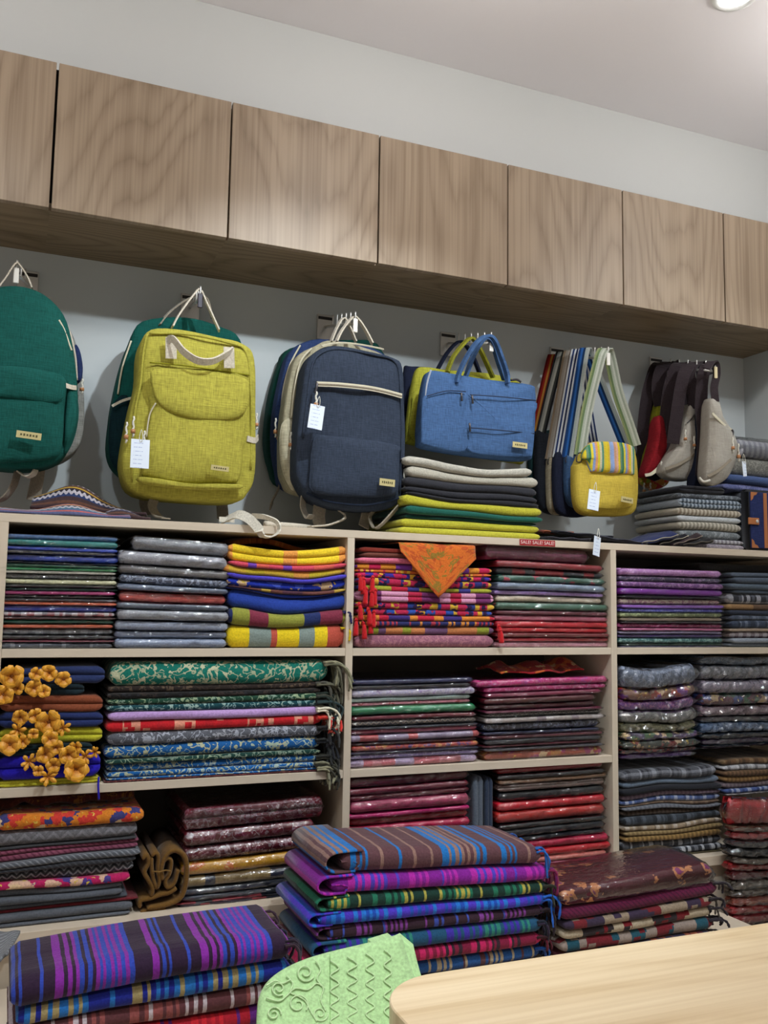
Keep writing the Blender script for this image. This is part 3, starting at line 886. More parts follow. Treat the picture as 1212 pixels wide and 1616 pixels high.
def flower(par, px, py, Y, s, rot=0.0, n=5, leafy=False):
    p = at(px, py, Y) - Vector(par.location)
    ctr = MB()
    ctr.tube([(0, 0.004, 0), (0, -0.001, 0), (0, -0.004, 0), (0, -0.006, 0)], [0.007, 0.0065, 0.005, 0.002], 10)
    o = ctr.build('embroidered_flower', M_GOLDC, par, p)
    s *= 0.80; o.scale = (s, s, s); o.rotation_euler = (rn.uniform(-.25, .25), rot, rn.uniform(-.3, .3))
    for k in range(n):
        q = bpy.data.objects.new('petal' if not leafy else 'leaf', LEAF if leafy else PETAL)
        col.objects.link(q); q.parent = o
        q.rotation_euler = (rn.uniform(-.15, .2), 2 * math.pi * k / n + rn.uniform(-.2, .2), 0)
        q.location = (0, -0.0006 * k, 0)
    return o
yfl = YF - 0.008
for idx, px, py, s, n_, lf in ((0, 18, 1066, 1.25, 5, 0), (0, 56, 1063, .75, 4, 0), (0, 78, 1062, .9, 5, 0), (0, 100, 1072, .85, 5, 0), (1, 5, 1096, 1.05, 5, 0), (1, 28, 1086, .7, 4, 0), (1, 53, 1085, .9, 5, 0), (1, 69, 1091, .7, 5, 0),
      (3, 33, 1131, .85, 5, 0), (3, 54, 1129, .8, 4, 0), (3, 77, 1138, 1.3, 5, 0), (3, 100, 1149, .75, 6, 1), (3, 28, 1152, .75, 6, 1), (4, 78, 1166, .9, 5, 0), (4, 15, 1175, 1.1, 5, 0), (4, 36, 1170, .7, 4, 0), (4, 52, 1158, .6, 4, 0),
      (5, 70, 1189, 1.0, 5, 0), (5, 88, 1179, .8, 5, 0), (5, 107, 1190, 1.05, 5, 0), (5, 45, 1202, .8, 6, 1), (5, 120, 1179, .7, 4, 0), (6, 119, 1214, 1.3, 5, 0), (6, 84, 1207, .8, 5, 0), (6, 75, 1226, .85, 6, 1), (6, 60, 1216, .6, 4, 0),
      (6, 134, 1194, .7, 6, 1), (6, 150, 1186, .55, 6, 1)):
    flower(A4[idx]['o'], px, py, yfl - rn.uniform(0.0, 0.008), s, rn.uniform(0, 6), n_, bool(lf))
# cord hanging over the shelf edge
p = [at(156, 1226, 2.052), at(155, 1240, 2.044), at(156, 1262, 2.042)]
MB().tube([v - Vector(A4[6]['o'].location) for v in smoothpath(p, 4)], 0.0022, 6).build('hanging_cord', fabric('2418a8'), A4[6]['o'])

# ---- middle row: paisley shawls with fringes
P = {'parts': True}
A5 = stack('paisley stack, middle shelf', 'fringed shawl', 'paisley_shawl', 174, 508, YF, ZW, [
 (1043, 'teal and cream paisley', '147062', 'floral', 'bfc0a0', 'a8b090', {'parts': True, 's': 1.15, 'layers': 1, 'r': 8}), (1080, 'black brown', '2a211e', 'floral', '5a4a3c', '40342c', {'parts': True}), (1090, 'black', '191818', 'floral', '3a302c', '2a2a30', {'parts': True}),
 (1098, 'dark green floral', '1c4030', 'floral', '8a9c7c', '7a9080', P), (1108, 'dark teal floral', '16424a', 'floral', '90a8a0', '80a0a0', P), (1119, 'plain lilac', 'b592c8', 'plain', None, None, P),
 (1133, 'red and peach', 'c42028', 'motif', 'd89078', 'b82028', {'parts': True, 's': .8}), (1150, 'grey paisley', '5a5c64', 'floral', '9a9ca4', 'a0a4b0', P), (1170, 'thick blue floral', '1c5a98', 'floral', 'b8b898', 'a8b8a8', {'parts': True, 's': 1.2}),
 (1191, 'dark green floral', '173a34', 'floral', '8a9a80', '7a8a7a', P), (1199, 'blue floral', '1c5690', 'floral', 'a8b098', 'a0b0b0', P),
 (1211, 'bright blue floral', '1a5c9c', 'floral', 'b0b498', 'a8b8b0', P), (1220, 'blue and cream floral', '1c5a9a', 'floral', 'c0bc9c', 'b0b8a8', P), (1234, 'maroon floral', '4a1820', 'floral', '8a5048', '7a4040', P)],
 'shawl', 'fringed paisley shawls', layers=1, seed=19, amp=0.004, freq=3, nx=22, slope=0.006)
FR = {0: (['8a866c', '5a5848', '6a6a56'], .060, 12), 1: (['4a4840', '5a5848'], .05, 8), 3: (['1f2a24', '3a3a30'], .05, 8), 4: (['2a3a3c', '1f2426'], .05, 8), 5: (['e0d8c0', 'd0ccb4', 'e8e0c8'], .050, 11), 6: (['c83028', 'd05040'], .032, 11),
      7: (['2a2a2c', '3a3a3a'], .04, 8), 8: (['1a1c22', '2a2c2c'], .05, 9), 10: (['3a3a30', '22221e'], .05, 8), 11: (['7a7862', '3a3a30'], .045, 9), 12: (['8a866c', '3a382f'], .04, 9)}
rn = random.Random(5)
for idx, (cols_, drop, n_) in FR.items():
    q = A5[idx]
    fringe(q['o'], q['w'] / 2, -0.010, (q['z1'] - q['zoff']) * 0.75 + (0.006 if idx == 0 else 0), drop, [fabric(c) for c in cols_], int(n_ * 1.5), 0.06, rn, 0.046 if idx < 6 else 0.040, r0=0.0036, lim=DX[1] - T / 2 - 0.006 - q['c'])

stack('left stack, centre compartment', 'wrapped scarf', 'wrapped_scarf', 556, 756, YF, ZW, [
 (1070, 'dark navy', '1f2450', 'plain', None, None, {'r': -8}), (1079, 'black', '24222a', 'plain', None, None, {'r': -12}), (1086, 'white and lilac marbled', 'c4bccc', 'floral', '9a80b0', 'b0a8c8', {'r': -6}),
 (1099, 'pale mint', 'a8bcb4', 'plain', None, None, {'r': -10}), (1107, 'pink floral', 'c87888', 'bloom', 'a83040', 'd8a0a8', {'r': -10}), (1113, 'emerald green', '137a4c', 'plain', None, None, {'r': -4}),
 (1127, 'dark red', '7a2036', 'plain', None, None, {'r': -4}), (1135, 'black lace', '2a2226', 'zigzag', '7a6a60', None, {'r': -4}), (1144, 'charcoal', '2f3140', 'plain', None, None, {'r': -2}), (1149, 'rose', 'b04a68'),
 (1157, 'lilac grey', 'a090a8', 'edge', 'c05a5c', '8a7a94'), (1168, 'dark maroon', '4a1422'), (1173, 'red patterned', 'b04438', 'floral', '5a3a78', 'c88a50'), (1182, 'navy', '26284a'),
 (1187, 'lilac patterned', '8a78a8', 'floral', 'b8a8c8'), (1195, 'coral pink', 'd0707c', 'edge', 'd89098', 'c8b0d0')],
 group='wrapped scarves', layers=1, seed=20, amp=0.002, slope=0.010, wrapped=True, cat='scarf')
stack('right stack, centre compartment', 'wrapped scarf', 'wrapped_scarf', 767, 950, YF, ZW, [
 (1070, 'hot pink patterned', 'c03078', 'floral', 'c86a90', 'b04a98', {'l': -10, 'r': 10}), (1082, 'magenta', 'b82a70', 'floral', 'c8709c', None, {'r': 10}), (1091, 'dark wine', '7a1a40'), (1099, 'dark maroon', '561420', 'plain', None, None, {'r': -8}),
 (1109, 'maroon', '4e1622', 'plain', None, None, {'r': -8}), (1118, 'plum', '702844'), (1123, 'black and grey lace', '4c4648', 'zigzag', '8a8480'), (1130, 'cream printed', 'b0a4a0', 'edge', '8a7a80', 'c8c0c0', {'r': 6}),
 (1139, 'dark navy printed', '2a2c40', 'floral', '6a708c'), (1152, 'navy', '262a4c'), (1158, 'thin maroon', '5a1c2c'), (1164, 'dark grey', '34343c'), (1172, 'wine red', '6a2030'), (1177, 'grey', '4a4850'),
 (1182, 'orange and pink patterned', 'b8604c', 'multi', 'b04a7a', 'c88a50')],
 group='wrapped scarves', layers=1, seed=21, amp=0.002, slope=0.020, wrapped=True, cat='scarf')
r = stack('left stack, tall right compartment', 'bagged scarf', 'bagged_scarf', 982, 1098, YF, Z(-0.392), [
 (1049, 'bluish grey', '6a7488', 'floral', '98a0b4'), (1083, 'rust and purple floral', '7a4a30', 'multi', '7a3a8a', 'a83a30'), (1102, 'purple and pink', '7a3f90', 'floral', 'b878a8'),
 (1119, 'grey', '6c6a68', 'floral', '8c8884'), (1139, 'olive', '6a6648', 'floral', '8a8460'), (1155, 'violet and green', '4a3a5c', 'multi', '4a6a48', '5a3a78'),
 (1167, 'dark green and red', '2f3a30', 'multi', '8a2c30', '3a4a38'), (1181, 'black and red', '2a2022', 'floral', '8a3028'), (1188, 'purple', '5a2a80', 'plain', None, None, {'r': -4})],
 wrapped=True, cat='scarf', group='scarves in loose clear bags', layers=1, seed=22, amp=0.008, freq=9, nx=16, loose=True, sag=0.010)
stack('right stack, tall right compartment', 'bagged scarf', 'bagged_scarf', 1110, 1262, YF + 0.01, Z(-0.375), [
 (1037, 'denim blue', '4f6078', 'floral', '7a88a0'), (1051, 'grey', '6a6a70', 'floral', '8a8890'), (1073, 'lilac grey', '8a8090', 'floral', 'a898a8'), (1094, 'red, green and blue', '6a3a48', 'multi', '3a6a4a', '3a4a88'),
 (1112, 'pinkish grey', '8a707c', 'floral', 'a8909a'), (1130, 'dark grey', '3a383c', 'floral', '5a585c'), (1139, 'blue denim', '4a6488', 'floral', '7a90b0'), (1156, 'black', '1f1e24'),
 (1164, 'dark purple', '3a2040'), (1174, 'teal navy', '243a4c'), (1187, 'purple maroon', '4a1f40')],
 wrapped=True, cat='scarf', group='scarves in loose clear bags', layers=1, seed=23, amp=0.006, freq=7, nx=16, loose=True)
stack('plaid stack right of second divider', 'plaid shawl', 'plaid_shawl', 984, 1138, YF, ZBASE, [
 (1211, 'charcoal checked', '54555c', 'plaid', '2a2a30', '8a8c94', {'r': -10}), (1228, 'slate blue', '6c7a8c', 'plain', None, None, {'noun': 'shawl'}), (1238, 'black', '1e1f26', 'plain', None, None, {'noun': 'shawl'}),
 (1248, 'mauve', '7c6a78', 'pin', '685866', None, {'noun': 'shawl'}), (1256, 'blue and white', '5a6a98', 'plaid', 'c0c4d4', '3a4468'), (1266, 'brown', '6a5444', 'plaid', '4a3a30', '8a7460'), (1271, 'grey', '6a6c74', 'pin', '585a62', None, {'noun': 'shawl'}),
 (1277, 'dark brown pinstriped', '4a3c34', 'pin', '34281f', None, {'noun': 'shawl'}), (1284, 'dark slate checked', '3a4048', 'plaid', '585e68', '20242a'), (1297, 'beige', 'a08c74', 'plaid', 'c8bcb0', '7a6a58'), (1306, 'tan', '8a7450', 'pin', '76623f', None, {'noun': 'shawl'}),
 (1315, 'ochre brown', '8a6c40', 'pin', '6a522c', None, {'noun': 'shawl'}), (1325, 'black and white', '34363c', 'plaid', 'b4b6bc', '5a5c62'), (1338, 'black, grey and white', '2a2c32', 'plaid', 'c4c6cc', '70727a'), (1350, 'khaki', '5c5438', 'pin', '4a4228', None, {'noun': 'shawl'})],
 'shawl', 'plaid shawls', layers=1, seed=24, amp=0.011, freq=7, nx=22, gap=0.0006, slope=-0.01)
stack('plaid stack at right edge', 'plaid shawl', 'plaid_shawl', 1146, 1262, YF, Z(-0.505), [
 (1197, 'brown threaded', '6a5038', 'plaid', '3a2c20', '8a7458'), (1207, 'white and black', 'a8a8ac', 'plaid', '3a3a40', 'd0d0d4'), (1215, 'brown', '6c523c', 'pin', '56402c', None, {'noun': 'shawl'}), (1224, 'tan', '94734a', 'pin', '7a5c38', None, {'noun': 'shawl'}),
 (1233, 'mauve grey', '7c6e74', 'pin', '665a60', None, {'noun': 'shawl'}), (1242, 'blue and white', '4a5c90', 'plaid', 'b8c0d4', '2a3860'), (1251, 'grey checked', '7c7678', 'plaid', 'a8a4a4', '44404a')],
 'shawl', 'plaid shawls', layers=1, seed=25, amp=0.006, freq=7, nx=18)

# ---- bottom row
A6 = stack('grey knit stack, bottom left', 'folded shawl', 'folded_shawl', -8, 220, YF, ZBASE, [
 (1283, 'orange floral', 'd07a24', 'multi', 'c83a30', '3a3a70', {'r': 8, 'layers': 1, 's': .8}), (1308, 'grey cable knit', '68666a', 'zigzag', '7c7a80', None, {'layers': 1, 's': 2.0}), (1333, 'dark grey', '3a3a3e', 'plain'), (1337, 'mauve knit', '8a4a60', 'twill', '6c3448'),
 (1344, 'dusty mauve knit', '84485c', 'twill', '683246'), (1352, 'grey herringbone', '55585e', 'twill', '7a7d84'), (1361, 'dark charcoal', '323338', 'twill', '45464c', None, {'r': -2}), (1369, 'grey zigzag', '3c3d42', 'zigzag', '8a8b90', None, {'r': -8, 's': 1.3}),
 (1384, 'magenta floral', 'b01c58', 'multi', 'd0a890', '4a3a80', {'r': -14, 's': .9}), (1397, 'blue grey', '5c6068', 'plain', None, None, {'r': -22}), (1408, 'plain slate', '545860', 'plain', None, None, {'r': -20}),
 (1419, 'thin slate', '4a4e56', 'plain', None, None, {'r': -14}), (1427, 'dark red', '6a2028', 'plain', None, None, {'r': 4}), (1433, 'ash grey', '585b62', 'plain', None, None, {'r': -8}), (1448, 'bluish ash grey', '62666e', 'plain', None, None, {'r': -8})],
 'shawl', 'folded shawls in the bottom row', layers=1, seed=26, amp=0.008, freq=5, nx=24, sag=-0.003, slope=0.01)
stack('maroon stack, bottom row', 'wrapped shawl', 'wrapped_shawl', 292, 500, YF + 0.01, ZBASE, [
 (1268, 'thick maroon and silver', '6c1c2c', 'floral', '9a8088', '8a5a68', {'r': 10, 'layers': 2}), (1304, 'maroon and silver', '6a1a2a', 'floral', 'a08890', '8a5060', {'l': 4}), (1329, 'maroon with silver blossoms', '641828', 'floral', 'a89098', '9a7078', {'l': 4}),
 (1352, 'golden yellow floral', 'c8942a', 'bloom', 'c87038', 'd8b878'), (1374, 'khaki and navy', '9a8458', 'edge', '2f3448', '9a8458', {'l': 2}), (1393, 'navy', '343a4c'), (1405, 'dark blue grey', '3c4254'), (1416, 'coral', 'c05058', 'edge', 'b04850', '30343f', {'l': -6}),
 (1429, 'navy and coral', '343a4a', 'edge', 'b84a50', '30364a')],
 group='wrapped shawls in the bottom row', layers=1, seed=27, amp=0.003, slope=0.03, **W)
stack('left stack, bottom centre compartment', 'wrapped shawl', 'wrapped_shawl', 553, 742, YF, ZBASE, [
 (1222, 'dark maroon', '641026'), (1238, 'maroon', '741430'), (1249, 'deep wine', '5c0e22'), (1257, 'dusty pink', 'b84a6c'), (1277, 'magenta', 'c0186c'), (1285, 'red', 'b4242c'), (1298, 'hot pink', 'c02450'), (1312, 'rose red', 'bc3048'),
 (1330, 'crimson', 'a81c34'), (1348, 'wine red', '8a1830')],
 group='wrapped shawls in the bottom row', layers=1, seed=28, amp=0.002, slope=0.012, **W)
stack('right stack, bottom centre compartment', 'wrapped shawl', 'wrapped_shawl', 788, 955, YF, ZBASE, [
 (1206, 'deep red', 'a01826'), (1218, 'black', '221c20'), (1226, 'tan edged', '6c4a30'), (1232, 'taupe', '6c5650', 'plain', None, None, {'layers': 2}), (1244, 'charcoal black', '20222c'), (1260, 'bright red', 'c81c30'), (1275, 'red orange', 'c0302c'),
 (1294, 'jet black', '1a1a20'), (1302, 'dark slate', '2c303c'), (1316, 'black navy', '1c2030', 'plain', None, None, {'l': 2}), (1325, 'hot pink', 'cc2450', 'plain', None, None, {'r': 6}), (1338, 'scarlet', 'c4202c', 'plain', None, None, {'r': 8}), (1350, 'salmon', 'd07a70'), (1358, 'light pink', 'd0708c', 'plain', None, None, {'r': 8})],
 group='wrapped shawls in the bottom row', layers=1, seed=29, amp=0.003, slope=0.022, **W)
# two shawls stood on edge between those stacks
for (xa, xb, yt, c1, lab) in ((747, 764, 1228, '5c6470', 'grey folded shawl standing on edge between two wrapped stacks'), (766, 779, 1230, '323c50', 'dark navy folded shawl standing on edge between two wrapped stacks')):
    pa, pb = at(xa, 1290, YF + 0.01), at(xb, 1290, YF + 0.01)
    h = at(xa, yt, YF).z - ZBASE
    t_ = pb.x - pa.x
    mb = slab(h, 0.25, lambda x: -t_ / 2 + 0.0006, lambda x: t_ / 2 - 0.0006 + 0.002 * mnoise.noise((x * 8, 1, 2)), 2, 12, 5, 0.5, 0, 0.012, 0.001)
    o = mb.build('folded_shawl', fabric(c1), None, ((pa.x + pb.x) / 2, YF + 0.01, ZBASE + h / 2 + 0.001))
    o.rotation_euler = (0, math.pi / 2, 0)
    tag(o, lab, 'shawl', 'shawls standing on edge')
# ================================================================== piles on the bench in front
def fold_end(par, w, t, d, mat, rnd, z0=0.0, inner=True):
    """rolled-in left end of a folded shawl: cloth curling round in the x-z plane, swept back in depth"""
    th = 0.0055
    R = t * 0.5 - th * 0.5
    path = []
    L = 0.05
    for k in range(5): path.append((L - L * k / 5 * 1.0, R))
    for k in range(13):
        a = math.pi / 2 + math.pi * k / 12
        path.append((R * 1.5 * math.cos(a), R * math.sin(a)))
    for k in range(1, 4): path.append((L * 0.65 * k / 3, -R))
    if inner:
        r2 = R - th * 1.25
        for k in range(7):
            a = -math.pi / 2 + math.pi * k / 6
            path.append((L * 0.68 + r2 * 0.5 * math.cos(a), -R * 0.42 + r2 * 0.44 * math.sin(a)))
        for k in range(1, 4): path.append((L * 0.68 - L * 0.6 * k / 3, r2 * 0.05))
    vs = []; fs = []; uvs = []; m = len(path); s = 0
    ys = [0.0, 0.006, d * 0.5, d]
    nrm = []
    for i in range(m):
        a = path[max(0, i - 1)]; b = path[min(m - 1, i + 1)]
        tx, tz = b[0] - a[0], b[1] - a[1]; l = math.hypot(tx, tz) or 1
        nrm.append((-tz / l, tx / l))
    for i, (x, z) in enumerate(path):
        if i: s += math.hypot(x - path[i - 1][0], z - path[i - 1][1])
        for side in (-1, 1):
            for yi, y in enumerate(ys):
                k = th / 2 * (0.55 if yi == 0 else 1)
                vs.append((x + nrm[i][0] * side * k, y + 0.002 * mnoise.noise((i * .4, y * 5, z * 60)), z + nrm[i][1] * side * k)); uvs.append((s + x * .0, y))
    q = len(ys)
    def I(i, sd, y): return i * 2 * q + sd * q + y
    for i in range(m - 1):
        for y in range(q - 1):
            fs.append((I(i, 0, y), I(i, 0, y + 1), I(i + 1, 0, y + 1), I(i + 1, 0, y)))
            fs.append((I(i, 1, y), I(i + 1, 1, y), I(i + 1, 1, y + 1), I(i, 1, y + 1)))
        fs.append((I(i, 0, 0), I(i + 1, 0, 0), I(i + 1, 1, 0), I(i, 1, 0)))
        fs.append((I(i, 0, q - 1), I(i, 1, q - 1), I(i + 1, 1, q - 1), I(i + 1, 0, q - 1)))
    o = MB().add(vs, fs, uvs).build('rolled_end', mat, par, (-w / 2 - 0.006, 0.002, z0 + t / 2))
    return o

PS = lambda **k: {'parts': True, 'layers': 1, 's': 1.0, **k}
D1 = stack('centre front pile', 'striped shawl', 'striped_shawl', 520, 870, 1.74, ZBN, [
 (1338, 'blue and brown', '5a3a40', 'stripes', '1c6ab0', '8a6a60', PS(r=-14, l=24, s=1.25)), (1372, 'magenta and purple', '7a1a88', 'stripes', 'a8249a', '4a3ab0', PS(l=4)), (1401, 'dark green and yellow', '14342c', 'stripes', '1f6a50', 'a8a048', PS(r=-8)),
 (1424, 'blue and violet', '1e4aac', 'stripes', '4a34b8', '2470c8', PS(r=-8, l=-16)), (1448, 'brown and violet', '34202c', 'stripes', '7a3a8a', '3a4aa0', PS(r=-10)), (1470, 'teal and violet', '1c4a6a', 'stripes', '3a2a98', '2a7a6a', PS(r=-14, l=-8)),
 (1494, 'crimson and dark', '7a1838', 'stripes', 'b82058', '34202c', PS(r=-16, l=-26)), (1514, 'blue, brown and cream', '24508c', 'stripes', '5a3a40', 'a89a80', PS(r=-14)), (1540, 'dark violet', '3a1c50', 'stripes', '6a2a78', '241830', PS(r=-16)),
 (1566, 'dark blue', '1c2a5c', 'stripes', '3a3a98', '402050', PS(r=-16))],
 'shawl', 'striped shawls in the front piles', layers=1, seed=31, amp=0.014, freq=3.6, nx=30, depth=0.22, hump=0.02, rr=0.6, gap=0.0012, slope=-0.035, maxr=0.022)
rn = random.Random(9)
tc = [['1c5aa8', '2a4a8a'], ['7a1a4a', '6a1a5c'], ['1a2a22', '2a2a20'], ['1c5ab8', '2a6ac0'], ['2a1c26', '241820'], ['1a2030', '241a30'], ['5a1428', '34141c'], ['1c5ab0', '2a4a8a'], ['241a2a', '2a2030'], ['241a2a', '2a2030']]
for i, q in enumerate(D1):
    m = q['o'].children[0].data.materials[0]
    lz = q['b'](q['c'] - q['cx'] - q['w'] / 2) - q['zoff']
    t_ = (q['t'](-q['w'] / 2) - q['b'](-q['w'] / 2)) * 0.97
    if i < 8: fold_end(q['o'], q['w'], t_, 0.22, m, rn, q['b'](-q['w'] / 2) - q['zoff'] + 0.0006, i in (0, 1, 3, 5))
    fringe(q['o'], q['w'] / 2, 0.0, (q['t'](q['w'] / 2) - q['zoff']) - 0.010, (.055, .05, .04, .045, .045, .04, .03, .03, .03, .03)[i], [fabric(c) for c in tc[i]], 8, 0.13, rn, 0.020)
D2 = stack('left front pile', 'striped shawl', 'striped_shawl', 22, 462, 1.50, ZBN, [
 (1513, 'thick purple, magenta and blue', '2a1830', 'stripes', '7a2490', '2a3fa0', PS(s=0.8)), (1560, 'blue and yellow', '1a2480', 'stripes', '2468b0', '9a8a60', PS(l=4)), (1592, 'brown and white', '5a3236', 'stripes', 'b8aab0', '8a4a48', PS(r=-30)),
 (1620, 'red and purple', 'a01828', 'stripes', 'c0202c', '5a2070', PS(r=-40)), (1652, 'teal and purple', '16323c', 'stripes', '4a1a58', '1c5a5a', PS(r=-40)), (1690, 'dark blue', '1c2450', 'stripes', '4a2a68', '7a3040', PS(r=-40))],
 'shawl', 'striped shawls in the front piles', layers=1, seed=32, amp=0.012, freq=3, nx=30, depth=0.20, hump=-0.06, rr=0.7, gap=0.001, slope=0.035, maxr=0.035)
for i, q in enumerate(D2[:3]):
    fringe(q['o'], q['w'] / 2, 0.0, (q['t'](q['w'] / 2) - q['zoff']) - 0.012, .045, [fabric(c) for c in ('241826', '34202c', '1c1c30')], 9, 0.16, rn, 0.016)
# dark striped shawl hanging at the far left behind it
D3 = stack('front right pile', 'jacquard blanket', 'jacquard_blanket', 892, 1128, 1.71, ZBN, [
 (1385, 'maroon floral', '4c1020', 'bloom', 'b87a50', '7a2a60', {'noun': 'wrapped shawl', 'layers': 1, 'wrap': True, 's': 1.3}), (1415, 'maroon purple', '5c1438', 'twill', '481030', None, {'noun': 'shawl', 'layers': 1, 'parts': True, 'r': 8}), (1438, 'navy and tan', '34283c', 'motif', '8a7a68', '6a1c24', {'layers': 1, 'parts': True}),
 (1454, 'cream and red', 'a89a84', 'motif', '701820', '2a2428', {'layers': 1, 'parts': True}), (1470, 'red, white and teal', '8a7c74', 'motif', '6a1a24', '1c4a5a', {'layers': 1, 'parts': True}), (1490, 'navy and orange', '2c2840', 'motif', '8a4a34', '5a2030', {'layers': 1, 'parts': True}),
 (1512, 'cream patterned', '9a8a7c', 'motif', '3a2a38', '6a2028', {'layers': 1, 'parts': True}), (1534, 'brown patterned', '6a4a40', 'motif', '2a2030', '8a7a6a', {'layers': 1, 'parts': True})],
 'blanket', 'patterned blankets in the front right pile', layers=1, seed=33, amp=0.006, freq=4, nx=24, depth=0.20, hump=0.10, rr=0.6, slope=0.05)
q = D3[0]; o = q['o']
if o.type == 'MESH':      # the top one is in clear film: make it a thing with two parts
    th = empty('wrapped_shawl', o.location, o['label'], 'shawl', o['group'])
    me = o.data; bpy.data.objects.remove(o)
    c = bpy.data.objects.new('cloth', me); col.objects.link(c); c.parent = th
    slab(q['w'] + 0.02, 0.205, lambda x: 0.0, lambda x: q['t'](x) - q['zoff'] + 0.0015, 1, 28, 77, 0.12, 0.12, 0.02, 0.003, -0.003).build('plastic_sleeve', M_FILM, th)
# a second wrapped maroon shawl lying behind it
r2 = stack('behind the front right pile', 'wrapped shawl', 'wrapped_shawl', 872, 1000, 1.99, ZBN, [
 (1374, 'red and cream floral', '7a1c28', 'bloom', 'c05040', 'd0a080', {'label': 'wrapped shawl with red and cream flowers behind the front right pile'})],
 'shawl', 'patterned blankets in the front right pile', wrapped=True, layers=2, seed=35, depth=0.02)
for i, q in enumerate(D3[1:6]):
    fringe(q['o'], q['w'] / 2, 0.0, (q['t'](q['w'] / 2) - q['zoff']) - 0.004, .02, [fabric(c) for c in ('3a3438', '5a5450', '241e26')], 7, 0.12, rn, 0.030)
# red and charcoal bagged stack at the right edge
R1 = stack('bagged stack at lower right edge', 'bagged shawl', 'bagged_shawl', 1156, 1262, 1.965, ZPL, [
 (1262, 'scarlet rolled', 'b02028', 'plain', None, None, {'layers': 1}), (1304, 'brown', '5c4636'), (1313, 'red', '9a2c30'), (1325, 'charcoal', '2a2b32'), (1337, 'dark grey', '34363e'), (1353, 'brown grey', '54463a'), (1363, 'bright red', 'a82428'),
 (1375, 'dark maroon', '5a1c20'), (1388, 'taupe', '5c544a'), (1402, 'grey brown', '564a40'), (1414, 'rust', '8a3c2c'), (1428, 'crimson', '9a2026'), (1441, 'dark red', '7a1c20'), (1456, 'grey', '4a4640'), (1470, 'red brown', '7c2a24'), (1490, 'slate', '3c3e44'), (1510, 'wine', '5c1820')],
 'shawl', 'bagged shawls at the lower right', wrapped=True, layers=1, seed=34, amp=0.006, freq=8, nx=14, depth=0.045, loose=True, slope=-0.08)

# ================================================================== loose cloths
def sheet(name, mat, P, thick, nu, nv, par=None, loc=(0, 0, 0)):
    """P(u, v) -> point; closed sheet with thickness"""
    pts = [[Vector(P(i / nu, j / nv)) for j in range(nv + 1)] for i in range(nu + 1)]
    def nrm(i, j):
        a = pts[min(i + 1, nu)][j] - pts[max(i - 1, 0)][j]; b = pts[i][min(j + 1, nv)] - pts[i][max(j - 1, 0)]
        n_ = a.cross(b)
        return n_.normalized() if n_.length > 1e-12 else Vector((0, -1, 0))
    vs = []; uvs = []; fs = []
    su = (pts[nu // 2][nv // 2] - pts[0][nv // 2]).length * 2; sv = (pts[nu // 2][nv] - pts[nu // 2][0]).length
    for s in (1, -1):
        for i in range(nu + 1):
            for j in range(nv + 1):
                vs.append(pts[i][j] + nrm(i, j) * (s * thick / 2)); uvs.append((i / nu * su, j / nv * sv))
    N = (nu + 1) * (nv + 1)
    I = lambda i, j: i * (nv + 1) + j
    for i in range(nu):
        for j in range(nv):
            q = (I(i, j), I(i + 1, j), I(i + 1, j + 1), I(i, j + 1))
            fs.append(q); fs.append(tuple(N + k for k in reversed(q)))
    for i in range(nu):
        for j in (0, nv):
            a, b = I(i, j), I(i + 1, j)
            fs.append((a, b, N + b, N + a) if j == nv else (b, a, N + a, N + b))
    for j in range(nv):
        for i in (0, nu):
            a, b = I(i, j), I(i, j + 1)
            fs.append((b, a, N + a, N + b) if i == nu else (a, b, N + b, N + a))
    return recalc(MB().add(vs, fs, uvs).build(name, mat, par, loc))

# orange cloth whose corner hangs over the tasselled stack
zt = at(690, 866, YF).z + 0.004
A_, B_, C_ = at(632, 870, YF - 0.016), at(752, 882, YF - 0.016), at(692, 943, YF - 0.020)
def Porange(u, v):
    top = A_.lerp(B_, u)
    low = A_.lerp(C_, u * 2) if u < 0.5 else C_.lerp(B_, (u - 0.5) * 2)
    bk_ = Vector((top.x, YF + 0.20, zt + 0.012))
    fr = Vector((top.x, YF - 0.008, zt + 0.007))
    if v < 0.4: p = bk_.lerp(fr, v / 0.4)
    else: p = fr.lerp(low, (v - 0.4) / 0.6)
    p.y += 0.003 * math.sin(u * 11 + v * 4)
    return p
o = sheet('draped_cloth', fabric('c86420', 'floral', 'b04a1c', '8a6a24', 2.2), Porange, 0.0022, 26, 18)
tag(o, 'orange embroidered cloth draped with one corner hanging over the tasselled stack', 'cloth')
# rust cloth lying at the back above the yellow one
za = at(455, 870, YF).z
def Prust(u, v):
    x = at(372, 850, YF + .05).x + u * (at(540, 850, YF + .05).x - at(372, 850, YF + .05).x)
    return Vector((x, YF + 0.09 + 0.16 * v, za + 0.016 + 0.012 * math.sin(u * 6) + 0.01 * math.sin(v * 3)))
o = sheet('folded_cloth', fabric('8a4a1c', 'floral', 'a06028', '70380f', 2), Prust, 0.012, 20, 8)
tag(o, 'rust brown cloth lying behind the yellow one under the top board', 'cloth')
# crumpled red floral cloth on the pink scarves
zr = at(858, 1070, YF).z + 0.005
xa, xb = at(798, 1060, YF).x, at(930, 1060, YF).x
def Pred(u, v):
    x = xa + (xb - xa) * u
    h = 0.017 * abs(math.sin(u * 8.0 + 0.4)) * (0.5 + u) + 0.012 * mnoise.noise((u * 7, v * 4, 3)) + 0.014
    return Vector((x, YF + 0.02 + 0.14 * v + 0.010 * math.sin(u * 9), zr + max(0.002, h) * math.sin(max(.12, v) * math.pi * .75 + .1)))
o = sheet('crumpled_cloth', fabric('a01c24', 'multi', 'c8602c', '7a1018', 0.9), Pred, 0.004, 36, 12)
tag(o, 'crumpled red and orange floral cloth lying on the pink scarves', 'cloth')
